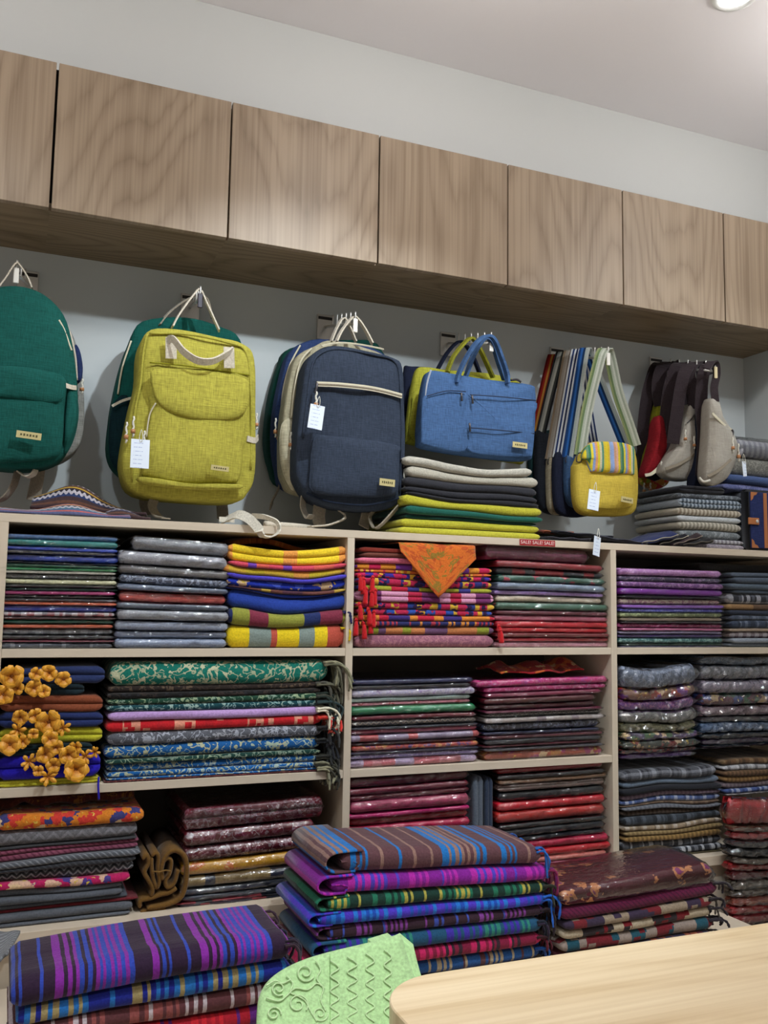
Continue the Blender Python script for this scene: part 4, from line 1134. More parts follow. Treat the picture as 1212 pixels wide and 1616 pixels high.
# dark patterned cloth at the back of the bottom left compartment
zg = at(100, 1283, YF).z + 0.004
xa2, xb2 = at(-4, 1280, YF).x, at(215, 1280, YF).x
def Pdk(u, v):
    return Vector((xa2 + (xb2 - xa2) * u, YF + 0.05 + 0.17 * v, zg + 0.010 + 0.012 * mnoise.noise((u * 8, v * 3, 9)) + 0.045 * math.sin(v * 1.5)))
o = sheet('folded_cloth', fabric('4a2018', 'floral', '7a5020', '5a2c20'), Pdk, 0.010, 26, 8)
tag(o, 'dark brown patterned cloth behind the orange floral shawl, bottom left', 'cloth')

# brown shawl rolled up with its folded edges to the front
rl = empty('rolled_shawl', (at(255, 1450, YF + 0.005).x, YF + 0.005, ZBASE), 'brown shawl rolled up with its folds facing front', 'shawl')
M_BRN = fabric('6a4a1c')
s_px = at(256, 1400, YF).x - at(255, 1400, YF).x
def Q2(px, py): return ((px - 255) * s_px, (1447 - py) * s_px)
def swept(path, th, d, name, y0=0.0):
    path = smoothpath([Vector((a, 0, b)) for a, b in path], 4)
    vs = []; fs = []; uvs = []; m = len(path); ys = [0.004, 0.0, 0.0, 0.004]; s = 0
    for i, p in enumerate(path):
        a = path[max(0, i - 1)]; b = path[min(m - 1, i + 1)]
        t = (b - a).normalized(); nn = Vector((-t.z, 0, t.x))
        if i: s += (p - path[i - 1]).length
        k = th * (0.6 if i in (0, m - 1) else 1)
        for (sd, yy) in ((-1, 0.005), (-0.5, 0.0), (0.5, 0.0), (1, 0.005), (1, d), (-1, d)):
            vs.append(p + nn * (sd * k / 2) + Vector((0, y0 + yy, 0))); uvs.append((s, yy + sd * .003))
    for i in range(m - 1):
        for k in range(6):
            fs.append((i * 6 + k, i * 6 + (k + 1) % 6, (i + 1) * 6 + (k + 1) % 6, (i + 1) * 6 + k))
    fs.append(tuple(range(6))); fs.append(tuple((m - 1) * 6 + k for k in range(6)))
    return recalc(MB().add(vs, fs, uvs).build(name, M_BRN, rl))
swept([Q2(*p) for p in ((232, 1442), (262, 1440), (284, 1432), (292, 1412), (293, 1385), (288, 1366), (272, 1356), (258, 1364), (252, 1384), (255, 1400))], 0.0105, 0.20, 'outer_fold')
swept([Q2(*p) for p in ((254, 1374), (262, 1368), (268, 1374), (266, 1392), (260, 1404), (264, 1414), (274, 1408), (278, 1394), (280, 1388))], 0.0085, 0.18, 'inner_fold', 0.003)
swept([Q2(*p) for p in ((236, 1362), (242, 1358), (247, 1364), (247, 1385), (250, 1402), (246, 1412), (241, 1400), (237, 1380), (236, 1364))], 0.0085, 0.19, 'inner_fold', 0.001)
swept([Q2(*p) for p in ((222, 1366), (228, 1360), (232, 1372), (226, 1386), (232, 1398), (240, 1412), (238, 1424))], 0.0095, 0.19, 'inner_fold', 0.002)
swept([Q2(*p) for p in ((221, 1440), (222, 1430), (236, 1428), (252, 1424), (266, 1422), (278, 1416))], 0.010, 0.19, 'lower_fold', 0.003)
swept([Q2(*p) for p in ((222, 1447), (240, 1446), (262, 1446))], 0.006, 0.19, 'lower_fold', 0.004)
MB().tube([(a - 0, -0.004, b) for a, b in [Q2(*p) for p in ((238, 1384), (248, 1386), (258, 1384), (266, 1386))]], 0.0016, 6).build('tie_cord', fabric('7a5a28'), rl)

# grey fringed edge lying at the far left in front of the grey stack
p0 = at(-10, 1478, 1.97)
def Pgrey(u, v):
    a = at(-20 + 52 * u, 1470 + 2 * u, 2.0); b = at(-25 + 36 * u, 1535 - 28 * u, 1.90)
    p = a.lerp(b, v); p.y += 0.006 * math.sin(u * 9)
    return p
o = sheet('grey_shawl_corner', fabric('6a6c70', 'twill', '86888c'), Pgrey, 0.006, 12, 10)
tag(o, 'grey shawl corner hanging below the knit stack at the left edge', 'shawl')

# ================================================================== pale green embroidered cloth behind the table
M_GRN = fabric('a8cc92', 'plain', fuzz=0.5)
M_GRNT = fabric('b9d6a2')
gY = 1.19
gl = empty('embroidered_cloth', (at(530, 1600, gY).x, gY, ZBN), 'pale green cloth with corded embroidery, folded and standing behind the table corner', 'cloth')
gout = [(404, 1640), (405, 1600), (409, 1572), (422, 1549), (446, 1530), (480, 1514), (520, 1502), (562, 1492), (600, 1483), (631, 1476), (640, 1500), (652, 1536), (662, 1560), (664, 1640)]
H0 = 0.0
def gfront(px, py, off=0.0):
    # the cloth leans back: higher points lie farther away
    k = (1640 - py) / 164.0
    return at(px, py, gY + 0.10 * k - off) - Vector(gl.location)
def gtop(u):
    i = u * (len(gout) - 1); a = int(min(i, len(gout) - 2)); f = i - a
    return (gout[a][0] + (gout[a + 1][0] - gout[a][0]) * f, gout[a][1] + (gout[a + 1][1] - gout[a][1]) * f)
# body: front sheet, rounded top edge, back sheet down to the bench
sm_out = [(p.x, p.y) for p in smoothpath([(a, b, 0) for a, b in gout], 4)]
vs = []; fs = []; uvs = []
cxp, cyp = 535, 1640
rings = []
for (s, off, push) in ((0.0, 0.004, 0), (0.35, 0.004, 0), (0.7, 0.003, 0), (0.92, 0.002, 0), (0.985, -0.002, 0), (1.0, -0.010, 0), (1.0, -0.05, 0), (0.99, -0.07, 0)):
    for (px, py) in sm_out:
        X, Yp = cxp + (px - cxp) * s, cyp + (py - cyp) * s
        p = gfront(X, Yp, off)
        vs.append(p); uvs.append((X * 0.0008, -Yp * 0.0008))
m = len(sm_out)
for r_ in range(7):
    for k in range(m - 1):
        fs.append((r_ * m + k, r_ * m + k + 1, (r_ + 1) * m + k + 1, (r_ + 1) * m + k))
# skirt: down to the bench
nb = len(vs)
MBg = MB().add(vs, fs, uvs)
low = []
recalc(MBg.build('cloth', M_GRN, gl))
sk = MB()
zb_ = at(535, 1640, gY).z - ZBN
x0g, x1g = gfront(404, 1640).x, gfront(664, 1640).x
sk.box(x0g, x1g, 0.0, 0.075, 0.0, zb_ + 0.004, 0.004).build('folded_layers', M_GRN, gl)
# second layer behind with the notch at its right corner
o2 = [(600, 1500), (632, 1490), (640, 1496), (652, 1490), (659, 1520), (667, 1548), (668, 1640), (600, 1640)]
vs = [at(px, py, gY + 0.10 * (1640 - py) / 164.0 + 0.012) - Vector(gl.location) for px, py in o2]
vs += [v + Vector((0, 0.05, 0)) for v in vs]
k = len(o2)
fs = [tuple(range(k)), tuple(reversed(range(k, 2 * k)))] + [(i, (i + 1) % k, k + (i + 1) % k, k + i) for i in range(k)]
recalc(MB().add(vs, fs).build('back_layer', M_GRN, gl, smooth=False))
# corded embroidery: squiggles and scrolls
def cord(pp, r=0.0011):
    pts = [gfront(px, py, 0.0048) for px, py in pp]
    MB().tube(smoothpath(pts, 5), r, 6).build('embroidery_cord', M_GRNT, gl)
for bx, amp_ in ((528, 7), (556, 8), (584, 7), (612, 6)):
    cord([(bx + (amp_ if k % 2 else -amp_), 1516 - (bx - 528) * .2 + k * 12) for k in range(10)])
def scroll(cx_, cy_, R, a0, turns=1.4, flip=1):
    cord([(cx_ + flip * R * (1 - t / 14 * .75) * math.cos(a0 + t / 14 * turns * 6.28), cy_ + R * (1 - t / 14 * .75) * math.sin(a0 + t / 14 * turns * 6.28)) for t in range(15)])
scroll(482, 1535, 15, 0.5); scroll(470, 1585, 17, 2.5, flip=-1); scroll(440, 1560, 12, 1.0); scroll(505, 1600, 13, 0.0); scroll(432, 1600, 12, 3.0, flip=-1)
cord([(420, 1575), (440, 1580), (452, 1572), (466, 1560), (486, 1562), (500, 1552), (512, 1560)])
cord([(452, 1540), (462, 1552), (458, 1566), (470, 1572), (482, 1580), (490, 1596), (500, 1612)])
cord([(498, 1516), (506, 1530), (500, 1545), (510, 1560), (506, 1578), (514, 1596)])
cord([(420, 1556), (434, 1548), (446, 1552), (458, 1546)])
MB().tube([gfront(521, y, 0.0042) for y in range(1506, 1640, 12)], 0.0005, 5).build('seam', fabric('7fae66'), gl)
# ================================================================== hooks and bags
M_CAN = lambda h: weave(h)
M_WEB = fabric('c9bfae', 'plain')
M_WEBD = fabric('8f8474', 'plain')
M_ZIP = plain('zip_tape_cream', 'c8c0a8', 0.7)
M_ZIPD = plain('zip_metal_dark', '4a4648', 0.35, 0.5, 0.8)
M_COPPER = plain('cord_bead_wood', 'b07a50', 0.5)
M_CORD = fabric('d8d4c8')
M_TAGW = None
def tag_paper():
    t = NT('price_tag_paper')
    sp = t.n('ShaderNodeSeparateXYZ'); t.set(sp.inputs[0], t.uv())
    ln = t.math('LESS_THAN', t.math('FRACT', t.math('MULTIPLY', sp.outputs[1], 110.0)), 0.14)
    inx = t.math('MULTIPLY', t.math('GREATER_THAN', sp.outputs[0], 0.006), t.math('LESS_THAN', sp.outputs[0], 0.026))
    rag = t.n('ShaderNodeTexNoise', i_Vector=t.uv(300, 110), i_Scale=1.0)
    ln = t.math('MULTIPLY', t.math('MULTIPLY', ln, inx), t.math('GREATER_THAN', rag.outputs[0], 0.47))
    return t.base(t.mix(ln, lin('dfe7f4'), lin('9aa6d0')), 0.5)
M_TAGW = tag_paper()
M_LAB = plain('woven_label', 'b9ab78', 0.8)
M_INK = plain('label_print', '4c4628', 0.8)

def puff(name, mat, pts_px, Y, depth, bulge=0.02, par=None, origin=None, smooth_n=4, edge=0.012, wr=0.006, seed=0, flatback=True):
    """soft padded body from its outline at distance Y (front rim), depth behind it; front bulges towards the room"""
    out = [at(px, py, Y) for px, py in pts_px]
    out = smoothpath(out, smooth_n, closed=True)
    c = sum(out, Vector()) / len(out)
    org = Vector(origin) if origin is not None else c
    m = len(out)
    size = max((p - c).length for p in out)
    e = min(0.35, edge / size)
    rings = [(0.0, depth), (0.55, depth), (1 - e, depth - edge * 0.15), (1.0, depth - edge), (1.0, edge), (1 - e * 0.25, edge * 0.35), (1 - e, 0.0),
             (0.86 - e, -bulge * 0.45), (0.68, -bulge * 0.8), (0.45, -bulge * 0.97), (0.22, -bulge), (0.0, -bulge)]
    vs = []; fs = []; uvs = []
    idx = []
    for (s, y) in rings:
        if s == 0.0:
            idx.append([len(vs)]); q = Vector((c.x, Y + y, c.z)); vs.append(q - org); uvs.append((q.x, q.z)); continue
        row = []
        for p in out:
            q = Vector((c.x + (p.x - c.x) * s, Y + y, c.z + (p.z - c.z) * s))
            n_ = mnoise.noise((q.x * 11 + seed * 3, q.z * 9 + seed, 0.3 + seed)) + 0.5 * mnoise.noise((q.x * 28, q.z * 24 + seed, 1.3))
            if y <= edge: q.y += wr * n_ * (1 if s < 0.97 else 0.4)
            row.append(len(vs)); vs.append(q - org)
            du = (depth * 0 + (y if s >= 0.999 else 0))
            uvs.append((q.x + du, q.z + du * .3))
        idx.append(row)
    for a, b in zip(idx[:-1], idx[1:]):
        for k in range(m):
            k2 = (k + 1) % m
            if len(a) == 1: fs.append((a[0], b[k2], b[k]))
            elif len(b) == 1: fs.append((a[k], a[k2], b[0]))
            else: fs.append((a[k], a[k2], b[k2], b[k]))
    o = MB().add(vs, fs, uvs).build(name, mat, par, None if par and origin is not None else org)
    recalc(o)
    return o

class Bag:
    """a bag hanging at distance Y; parts are added by pixel outlines at its own depth"""
    def __init__(s, name, label, cat, group, px, py, Y):
        s.Y = Y
        s.o = empty(name, at(px, py, Y), label, cat, group)
        s.org = Vector(s.o.location)
    def puff(s, name, mat, pts, dy=0.0, depth=0.1, bulge=0.02, **k):
        o = puff(name, mat, pts, s.Y + dy, depth, bulge, s.o, s.org, **k)
        o.location = (0, 0, 0)
        return o
    def P(s, px, py, dy=0.0): return at(px, py, s.Y + dy) - s.org
    def strap(s, name, mat, pts, width=0.022, thick=0.003, side=(1, 0, 0), n=5, par=None):
        pp = smoothpath([s.P(*p) for p in pts], n)
        return MB().ribbon(pp, width, thick, side).build(name, mat, par or s.o, smooth=False)
    def tube(s, name, mat, pts, r, n=5, par=None, closed=False):
        return MB().tube(smoothpath([s.P(*p) for p in pts], n, closed), r, 7).build(name, mat, par or s.o)
    def label(s, px0, py0, px1, py1, dy, rot=0.07):
        a, b = s.P(px0, py0, dy), s.P(px1, py1, dy)
        c = (a + b) / 2; hw, hh = abs(b.x - a.x) / 2, abs(b.z - a.z) / 2
        o = MB().box(-hw, hw, -0.0008, 0.0008, -hh, hh).build('woven_label', M_LAB, s.o, c, smooth=False)
        o.rotation_euler = (0, rot, 0)
        o['label'] = 'small khaki woven label with dark print'
        for k in range(6):      # tiny unreadable print
            x = -hw * 0.62 + hw * 1.24 * k / 5
            hk = hh * (0.34 if k % 2 else 0.26)
            MB().box(x - hw * 0.07, x + hw * 0.07, -0.0013, -0.0009, -hk, hk).build('printed_letter', M_INK, o, smooth=False)
        return o
    def cordpull(s, px, py, dy, L=0.04, beads=True):
        p = s.P(px, py, dy)
        o = MB().tube([p + Vector((0.0015 * math.sin(k * 2.0), -0.001, -L * k / 8)) for k in range(9)], [0.0022 + 0.0005 * (k % 2) for k in range(9)], 6).build('cord_pull', M_CORD, s.o)
        if beads:
            MB().tube([p + Vector((0, -0.001, -L * 0.62)), p + Vector((0, -0.001, -L * 0.80))], 0.0052, 10).build('bead', M_COPPER, o)
        return o

def price_tag(px, py, Y, w=0.032, h=0.05, rot=0.12, label='', ry=0.0):
    c = at(px, py, Y)
    o = empty('price_tag', c, label, 'price tag', 'paper price tags')
    mb = MB()
    vs = [(-w / 2, 0, -h / 2), (w / 2, 0, -h / 2), (w / 2, 0, h / 2), (-w / 2, 0, h / 2)]
    vs += [(a, 0.0006, b) for a, _, b in vs]
    uv = [(0, 0), (w, 0), (w, h), (0, h)] * 2
    mb.add(vs, [(0, 1, 2, 3), (7, 6, 5, 4), (0, 4, 5, 1), (1, 5, 6, 2), (2, 6, 7, 3), (3, 7, 4, 0)], uv).build('card', M_TAGW, o, smooth=False)
    MB().tube(smoothpath([(0.002, -0.001, h / 2 - 0.006), (0.004, -0.002, h / 2 + 0.004), (0.001, 0.0, h / 2 + 0.022), (-0.003, 0.0, h / 2 + 0.004), (0.0, -0.001, h / 2 - 0.006)], 4), 0.0008, 5).build('string', M_CORD, o)
    o.rotation_euler = (0, rot, ry)
    return o

def hook(plate, tip, Ytip, label, npin=5, endtag='e8e4dc', tagn='plastic_cap'):
    """chrome wall plate with a forward arm, upright pins and a plastic end cap"""
    pw = at(*plate, Y0)
    o = empty('wall_hook', (pw.x, Y0, pw.z), label, 'hook', 'chrome display hooks')
    org = Vector(o.location)
    MB().box(-0.025, 0.025, -0.006, -0.0005, -0.05, 0.022, 0.0015).build('plate', M_CHROME, o, smooth=False)
    MB().box(-0.022, 0.022, -0.0075, -0.006, 0.008, 0.016).build('slot', plain('slot_dark', '2a2624', 0.6), o, smooth=False)
    tp = at(*tip, Ytip) - org
    a0 = Vector((0.0, -0.006, -0.012))
    base = Vector((tp.x, tp.y, tp.z - 0.03))
    MB().tube([a0, a0.lerp(base, 0.5), base], 0.004, 8).build('arm', M_CHROME, o)
    for k in range(npin):
        f = 0.25 + 0.75 * k / (npin - 1)
        q = a0.lerp(base, f)
        MB().tube(smoothpath([q, q + Vector((0, -0.004, 0.010)), q + Vector((0, -0.005, 0.030))], 3), 0.0022, 7).build('pin', M_CHROME, o)
    MB().box(-0.006, 0.006, -0.008, -0.004, -0.028, 0.008, 0.0015).build(tagn, plain('cap_' + endtag, endtag, 0.4), o, base + Vector((0, 0, 0.004)), smooth=False)
    return o
hook((44, 442), (27, 412), 2.17, 'chrome display hook holding the dark green backpack at left', 3)
hook((300, 478), (316, 453), 2.17, 'chrome display hook holding the yellow backpack', 5, '2a2030')
hook((513, 510), (560, 493), 2.13, 'chrome display hook holding the navy backpacks', 6)
hook((706, 537), (774, 525), 2.13, 'chrome display hook holding the blue laptop bag', 6)
hook((878, 560), (958, 548), 2.10, 'chrome display hook holding the small shoulder bags', 7)
hook((1034, 575), (1127, 570), 2.10, 'chrome display hook holding the waist bags', 6, 'd8c8a0')

# ---- dark green backpack at the left edge
GB = 'backpacks on hooks'
b = Bag('backpack', 'grey backpack mostly hidden behind the dark green one at left', 'backpack', GB, 70, 740, 2.21)
b.puff('body', weave('8a8a86'), [(-40, 640), (-30, 520), (0, 480), (60, 478), (105, 508), (126, 560), (133, 620), (132, 680), (118, 712), (80, 730), (0, 735), (-40, 710)], depth=0.10, bulge=0.0, seed=1)
b.puff('side_pocket', weave('28345c'), [(118, 545), (126, 552), (131, 580), (128, 600), (119, 596)], dy=-0.012, depth=0.02, bulge=0.003, seed=2, edge=.004)
b.cordpull(130, 598, -0.02, 0.035)
b = Bag('backpack', 'dark green canvas backpack cut by the left edge of the picture', 'backpack', GB, 30, 740, 2.12)
b.puff('body', weave('154f48'), [(-62, 640), (-60, 510), (-38, 466), (5, 450), (48, 453), (82, 472), (106, 506), (119, 570), (124, 640), (116, 690), (96, 724), (55, 738), (0, 737), (-48, 724)], depth=0.095, bulge=0.022, seed=3)
b.puff('front_pocket', weave('154f48'), [(-60, 600), (-60, 578), (20, 578), (100, 592), (102, 640), (98, 705), (82, 722), (20, 728), (-50, 720)], dy=-0.028, depth=0.03, bulge=0.010, seed=4)
b.puff('pocket_flap', weave('154f48'), [(-62, 600), (-52, 579), (20, 577), (88, 588), (101, 602), (94, 634), (20, 628), (-58, 622)], dy=-0.040, depth=0.010, bulge=0.005, seed=5, edge=.005)
b.puff('side_pocket', weave('154f48'), [(104, 606), (119, 608), (125, 650), (118, 690), (104, 716), (98, 700)], dy=-0.006, depth=0.03, bulge=0.012, seed=6)
b.strap('pocket_trim', M_WEB, [(103, 608, -.024), (112, 611, -.020), (120, 612, -.006)], 0.010, 0.003, (0, 0, 1))
b.tube('zip', M_ZIP, [(93, 505, -.004), (101, 520, -.002), (110, 545, 0), (113, 553, .002)], 0.0022)
b.tube('piping', M_WEB, [(92, 492, .045), (108, 520, .045), (118, 560, .045), (121, 600, .045)], 0.003)
b.label(26, 680, 65, 694, -0.055)
b.strap('top_handle', M_WEB, [(-6, 458, .03), (8, 440, .04), (25, 416, .05), (34, 422, .05), (45, 440, .045), (52, 458, .035)], 0.024, 0.003, (0, 1, 0.3))
b.strap('shoulder_strap', M_WEB, [(58, 730, .06), (54, 745, .03), (42, 752, .02), (30, 745, .03)], 0.020, 0.003, (0.4, 1, 0))
b.strap('shoulder_strap', M_WEBD, [(30, 735, .07), (22, 765, .05), (8, 785, .05), (-8, 792, .07)], 0.026, 0.003, (0.5, 1, 0))
b.strap('shoulder_strap', M_WEBD, [(62, 730, .09), (58, 760, .09), (52, 790, .09)], 0.030, 0.003, (1, 0.4, 0))

# ---- yellow backpack with a green one behind
b = Bag('backpack', 'dark green backpack hanging behind the yellow one', 'backpack', GB, 270, 780, 2.235)
b.puff('body', weave('0f4c45'), [(172, 712), (175, 660), (181, 622), (192, 575), (205, 538), (226, 505), (294, 499), (346, 513), (380, 534), (392, 600), (392, 740), (340, 772), (240, 770), (190, 745)], depth=0.09, bulge=0.012, seed=7)
b.puff('side_pocket', weave('0a262c'), [(178, 640), (206, 628), (210, 740), (190, 745), (173, 715)], dy=-0.014, depth=0.02, bulge=0.006, seed=8)
b.strap('pocket_trim', M_WEB, [(177, 641, -.024), (192, 633, -.024), (208, 628, -.022)], 0.006, 0.003, (0, 0, 1))
b.tube('zip', M_ZIP, [(207, 538, -.004), (193, 580, -.004), (186, 622, -.004)], 0.0022)
b.strap('top_handle', M_WEBD, [(250, 514, .0), (268, 492, .02), (300, 470, .03), (325, 470, .03), (334, 500, .02)], 0.022, 0.003, (0, 1, 0.3))
b.strap('shoulder_strap', M_WEBD, [(232, 768, .05), (230, 795, .05), (236, 812, .04)], 0.032, 0.003, (1, 0.2, 0))
b.strap('shoulder_strap', M_WEBD, [(345, 768, .05), (350, 795, .05), (352, 820, .02)], 0.03, 0.003, (1, 0.2, 0))
YEL = weave('aca445')
b = Bag('backpack', 'mustard yellow canvas backpack with flap pocket and paper tag', 'backpack', GB, 300, 790, 2.115)
b.puff('body', YEL, [(194, 742), (196, 700), (208, 640), (218, 600), (222, 545), (240, 518), (290, 519), (345, 530), (385, 541), (403, 566), (405, 650), (404, 745), (392, 778), (372, 791), (300, 789), (216, 778)], depth=0.105, bulge=0.020, seed=9)
b.puff('front_pocket', YEL, [(237, 640), (242, 622), (320, 622), (388, 632), (386, 700), (380, 752), (362, 762), (290, 762), (232, 752), (226, 740), (231, 700)], dy=-0.026, depth=0.03, bulge=0.012, seed=10)
b.puff('pocket_flap', YEL, [(239, 600), (246, 581), (320, 584), (384, 595), (394, 612), (391, 643), (374, 660), (335, 663), (294, 658), (262, 646), (247, 630), (240, 606)], dy=-0.040, depth=0.014, bulge=0.006, seed=11, edge=.006, smooth_n=3)
b.puff('bottom_gusset', YEL, [(224, 752), (300, 763), (378, 764), (374, 772), (300, 772), (226, 762)], dy=-0.030, depth=0.02, bulge=0.006, seed=12, edge=.006)
b.tube('piping', YEL, [(232, 528, -.004), (226, 560, -.004), (222, 606, -.004), (212, 660, -.004), (208, 760, -.004)], 0.0030)
b.tube('piping', YEL, [(236, 526, -.004), (300, 528, -.012), (360, 541, -.008), (388, 556, -.004), (396, 620, -.004), (396, 740, -.004)], 0.0028)
b.tube('seam', weave('8f8a22'), [(236, 572, -.018), (300, 578, -.026), (394, 592, -.010)], 0.0018)
for (xa, ya, xb, yb) in ((270, 533, 270, 566), (361, 548, 362, 581)):
    b.strap('handle_patch', M_WEB, [(xa, ya, -.030), ((xa + xb) / 2, (ya + yb) / 2, -.032), (xb, yb, -.030)], 0.025, 0.003, (1, 0, 0))
b.strap('front_handle', M_WEB, [(266, 536, -.034), (274, 536, -.050), (290, 555, -.064), (312, 569, -.070), (335, 570, -.068), (355, 560, -.056), (366, 552, -.036)], 0.017, 0.0045, (0.1, -.7, 0.7))
b.strap('top_handle', M_WEB, [(272, 516, .03), (284, 494, .04), (308, 462, .055), (316, 458, .06), (326, 478, .05), (346, 522, .03)], 0.016, 0.0035, (0, 1, 0.2))
b.label(333, 734, 361, 744, -0.055)
b.tube('zip', M_ZIP, [(246, 636, -.034), (236, 655, -.026), (231, 690, -.02)], 0.0018)
b.puff('side_pocket', weave('8f8a52'), [(205, 660), (222, 655), (226, 700), (222, 745), (205, 750), (197, 700)], dy=0.012, depth=0.03, bulge=0.008, seed=13)
b.cordpull(200, 666, -.02, 0.048); b.cordpull(211, 657, -.024, 0.048); b.cordpull(228, 680, -.034, 0.044)
b.cordpull(405, 652, .01, 0.04)
b.strap('side_trim', M_WEB, [(390, 692, -.012), (402, 695, .0), (407, 690, .03)], 0.014, 0.003, (0, 0, 1))
b.strap('shoulder_strap', M_WEBD, [(245, 785, .06), (240, 800, .05), (250, 815, .03), (262, 818, .0)], 0.024, 0.003, (1, 0.5, 0))
price_tag(221, 716, 2.052, 0.040, 0.064, 0.0, 'white paper price tag on the yellow backpack')

# ---- navy backpack, three more behind
b = Bag('backpack', 'dark green backpack, rearmost behind the navy one', 'backpack', GB, 450, 770, 2.32)
b.puff('body', weave('0f3c34'), [(421, 698), (424, 650), (430, 615), (443, 572), (460, 548), (540, 535), (610, 560), (612, 760), (540, 780), (448, 768), (428, 735)], depth=0.055, bulge=0.008, seed=14)
b.strap('shoulder_strap', M_WEBD, [(446, 740, -.01), (440, 770, -.03), (430, 790, -.03), (428, 800, -.01)], 0.022, 0.003, (0.4, 1, 0))
b = Bag('backpack', 'blue backpack third from front behind the navy one', 'backpack', GB, 460, 772, 2.255)
b.puff('body', weave('2c3c64'), [(434, 700), (436, 650), (445, 600), (457, 558), (478, 540), (518, 534), (600, 552), (622, 600), (622, 760), (540, 782), (455, 772), (440, 740)], depth=0.06, bulge=0.008, seed=15)
b.tube('zip', M_ZIP, [(474, 545, -.006), (458, 575, -.006), (448, 610, -.006), (443, 650, -.006)], 0.0024)
b.cordpull(435, 660, -.015, 0.05); b.cordpull(440, 672, -.018, 0.045)
b = Bag('backpack', 'oatmeal grey backpack directly behind the navy one', 'backpack', GB, 470, 778, 2.185)
b.puff('body', weave('a39c84'), [(446, 735), (447, 667), (458, 600), (470, 562), (498, 545), (530, 536), (610, 560), (630, 600), (632, 760), (560, 790), (470, 778), (452, 760)], depth=0.062, bulge=0.008, seed=16)
b.puff('side_pocket', weave('b3ab92'), [(446, 668), (466, 668), (468, 770), (452, 757), (443, 720)], dy=-0.012, depth=0.02, bulge=0.006, seed=17)
b.tube('zip', M_ZIP, [(492, 550, -.008), (474, 572, -.008), (464, 620, -.008), (460, 660, -.008)], 0.0026)
b.cordpull(459, 682, -.022, 0.045); b.cordpull(465, 690, -.025, 0.045)
b.strap('top_handle', M_WEB, [(522, 540, .0), (530, 520, .01), (540, 503, .02), (548, 508, .02), (562, 540, .01)], 0.016, 0.0035, (0, 1, 0.2))
NAV = weave('333b4a')
b = Bag('backpack', 'navy canvas backpack in front with cream zip and white tag', 'backpack', GB, 560, 804, 2.105)
b.puff('body', NAV, [(469, 738), (471, 680), (479, 610), (486, 572), (502, 552), (530, 544), (580, 552), (622, 563), (637, 580), (640, 650), (641, 700), (637, 778), (614, 803), (550, 804), (496, 790), (474, 762)], depth=0.075, bulge=0.020, seed=18)
b.puff('front_panel', NAV, [(497, 690), (520, 686), (625, 700), (632, 720), (630, 772), (612, 784), (550, 784), (495, 776), (491, 740)], dy=-0.026, depth=0.02, bulge=0.006, seed=19)
b.strap('zip', M_ZIP, [(500, 606, -.026), (540, 608, -.030), (590, 614, -.028), (634, 625, -.014)], 0.012, 0.003, (0, 0, 1))
b.strap('zip_teeth', M_WEBD, [(500, 606, -.028), (540, 608, -.032), (590, 614, -.030), (634, 625, -.016)], 0.003, 0.003, (0, 0, 1))
b.strap('top_zip', M_ZIP, [(508, 546, .004), (535, 541, .004), (570, 544, .006), (605, 551, .006)], 0.009, 0.003, (0, 1, 0.5))
b.tube('piping', NAV, [(478, 690, -.002), (486, 620, -.002), (493, 576, -.002), (506, 558, -.002), (535, 551, -.004), (590, 560, -.004), (622, 570, -.004), (631, 600, -.004), (634, 690, -.004), (631, 776, -.004)], 0.0030)
b.tube('seam', weave('1c2434'), [(484, 778, -.004), (520, 792, -.012), (580, 797, -.014), (630, 786, -.006)], 0.0028)
b.strap('top_handle', M_WEB, [(530, 540, .02), (540, 520, .03), (556, 501, .035), (564, 503, .035), (576, 520, .03), (588, 543, .02)], 0.018, 0.0035, (0, 1, 0.2))
b.label(599, 755, 623, 768, -0.046, 0.05)
b.tube('zip_pull', M_ZIPD, [(500, 604, -.036), (500, 612, -.038), (498, 620, -.038)], 0.003)
b.cordpull(499, 618, -.038, 0.045)
b.cordpull(638, 740, .0, 0.05)
b.tube('zip_pull', M_ZIPD, [(632, 725, -.01), (637, 728, -.008), (637, 738, -.004)], 0.003)
b.strap('shoulder_strap', M_WEBD, [(480, 780, .05), (478, 800, .05), (486, 818, .03), (492, 812, .02)], 0.024, 0.003, (0.7, 0.6, 0))
b.strap('shoulder_strap', M_WEBD, [(505, 795, .05), (503, 815, .05), (505, 830, .05)], 0.036, 0.003, (1, 0.3, 0))
b.strap('shoulder_strap', M_WEB, [(520, 798, .06), (545, 815, .04), (520, 828, .02), (488, 831, .0)], 0.018, 0.003, (0.4, 1, 0))
b.strap('shoulder_strap', M_WEBD, [(596, 800, .05), (584, 815, .04), (590, 832, .02), (602, 828, .0), (628, 800, .01)], 0.022, 0.003, (0.6, 0.8, 0))
b.strap('shoulder_strap', M_WEBD, [(580, 800, .06), (576, 820, .06), (574, 832, .05)], 0.030, 0.003, (1, 0.3, 0))
price_tag(499, 658, 2.035, 0.036, 0.058, 0.12, 'white paper price tag hanging on the navy backpack')

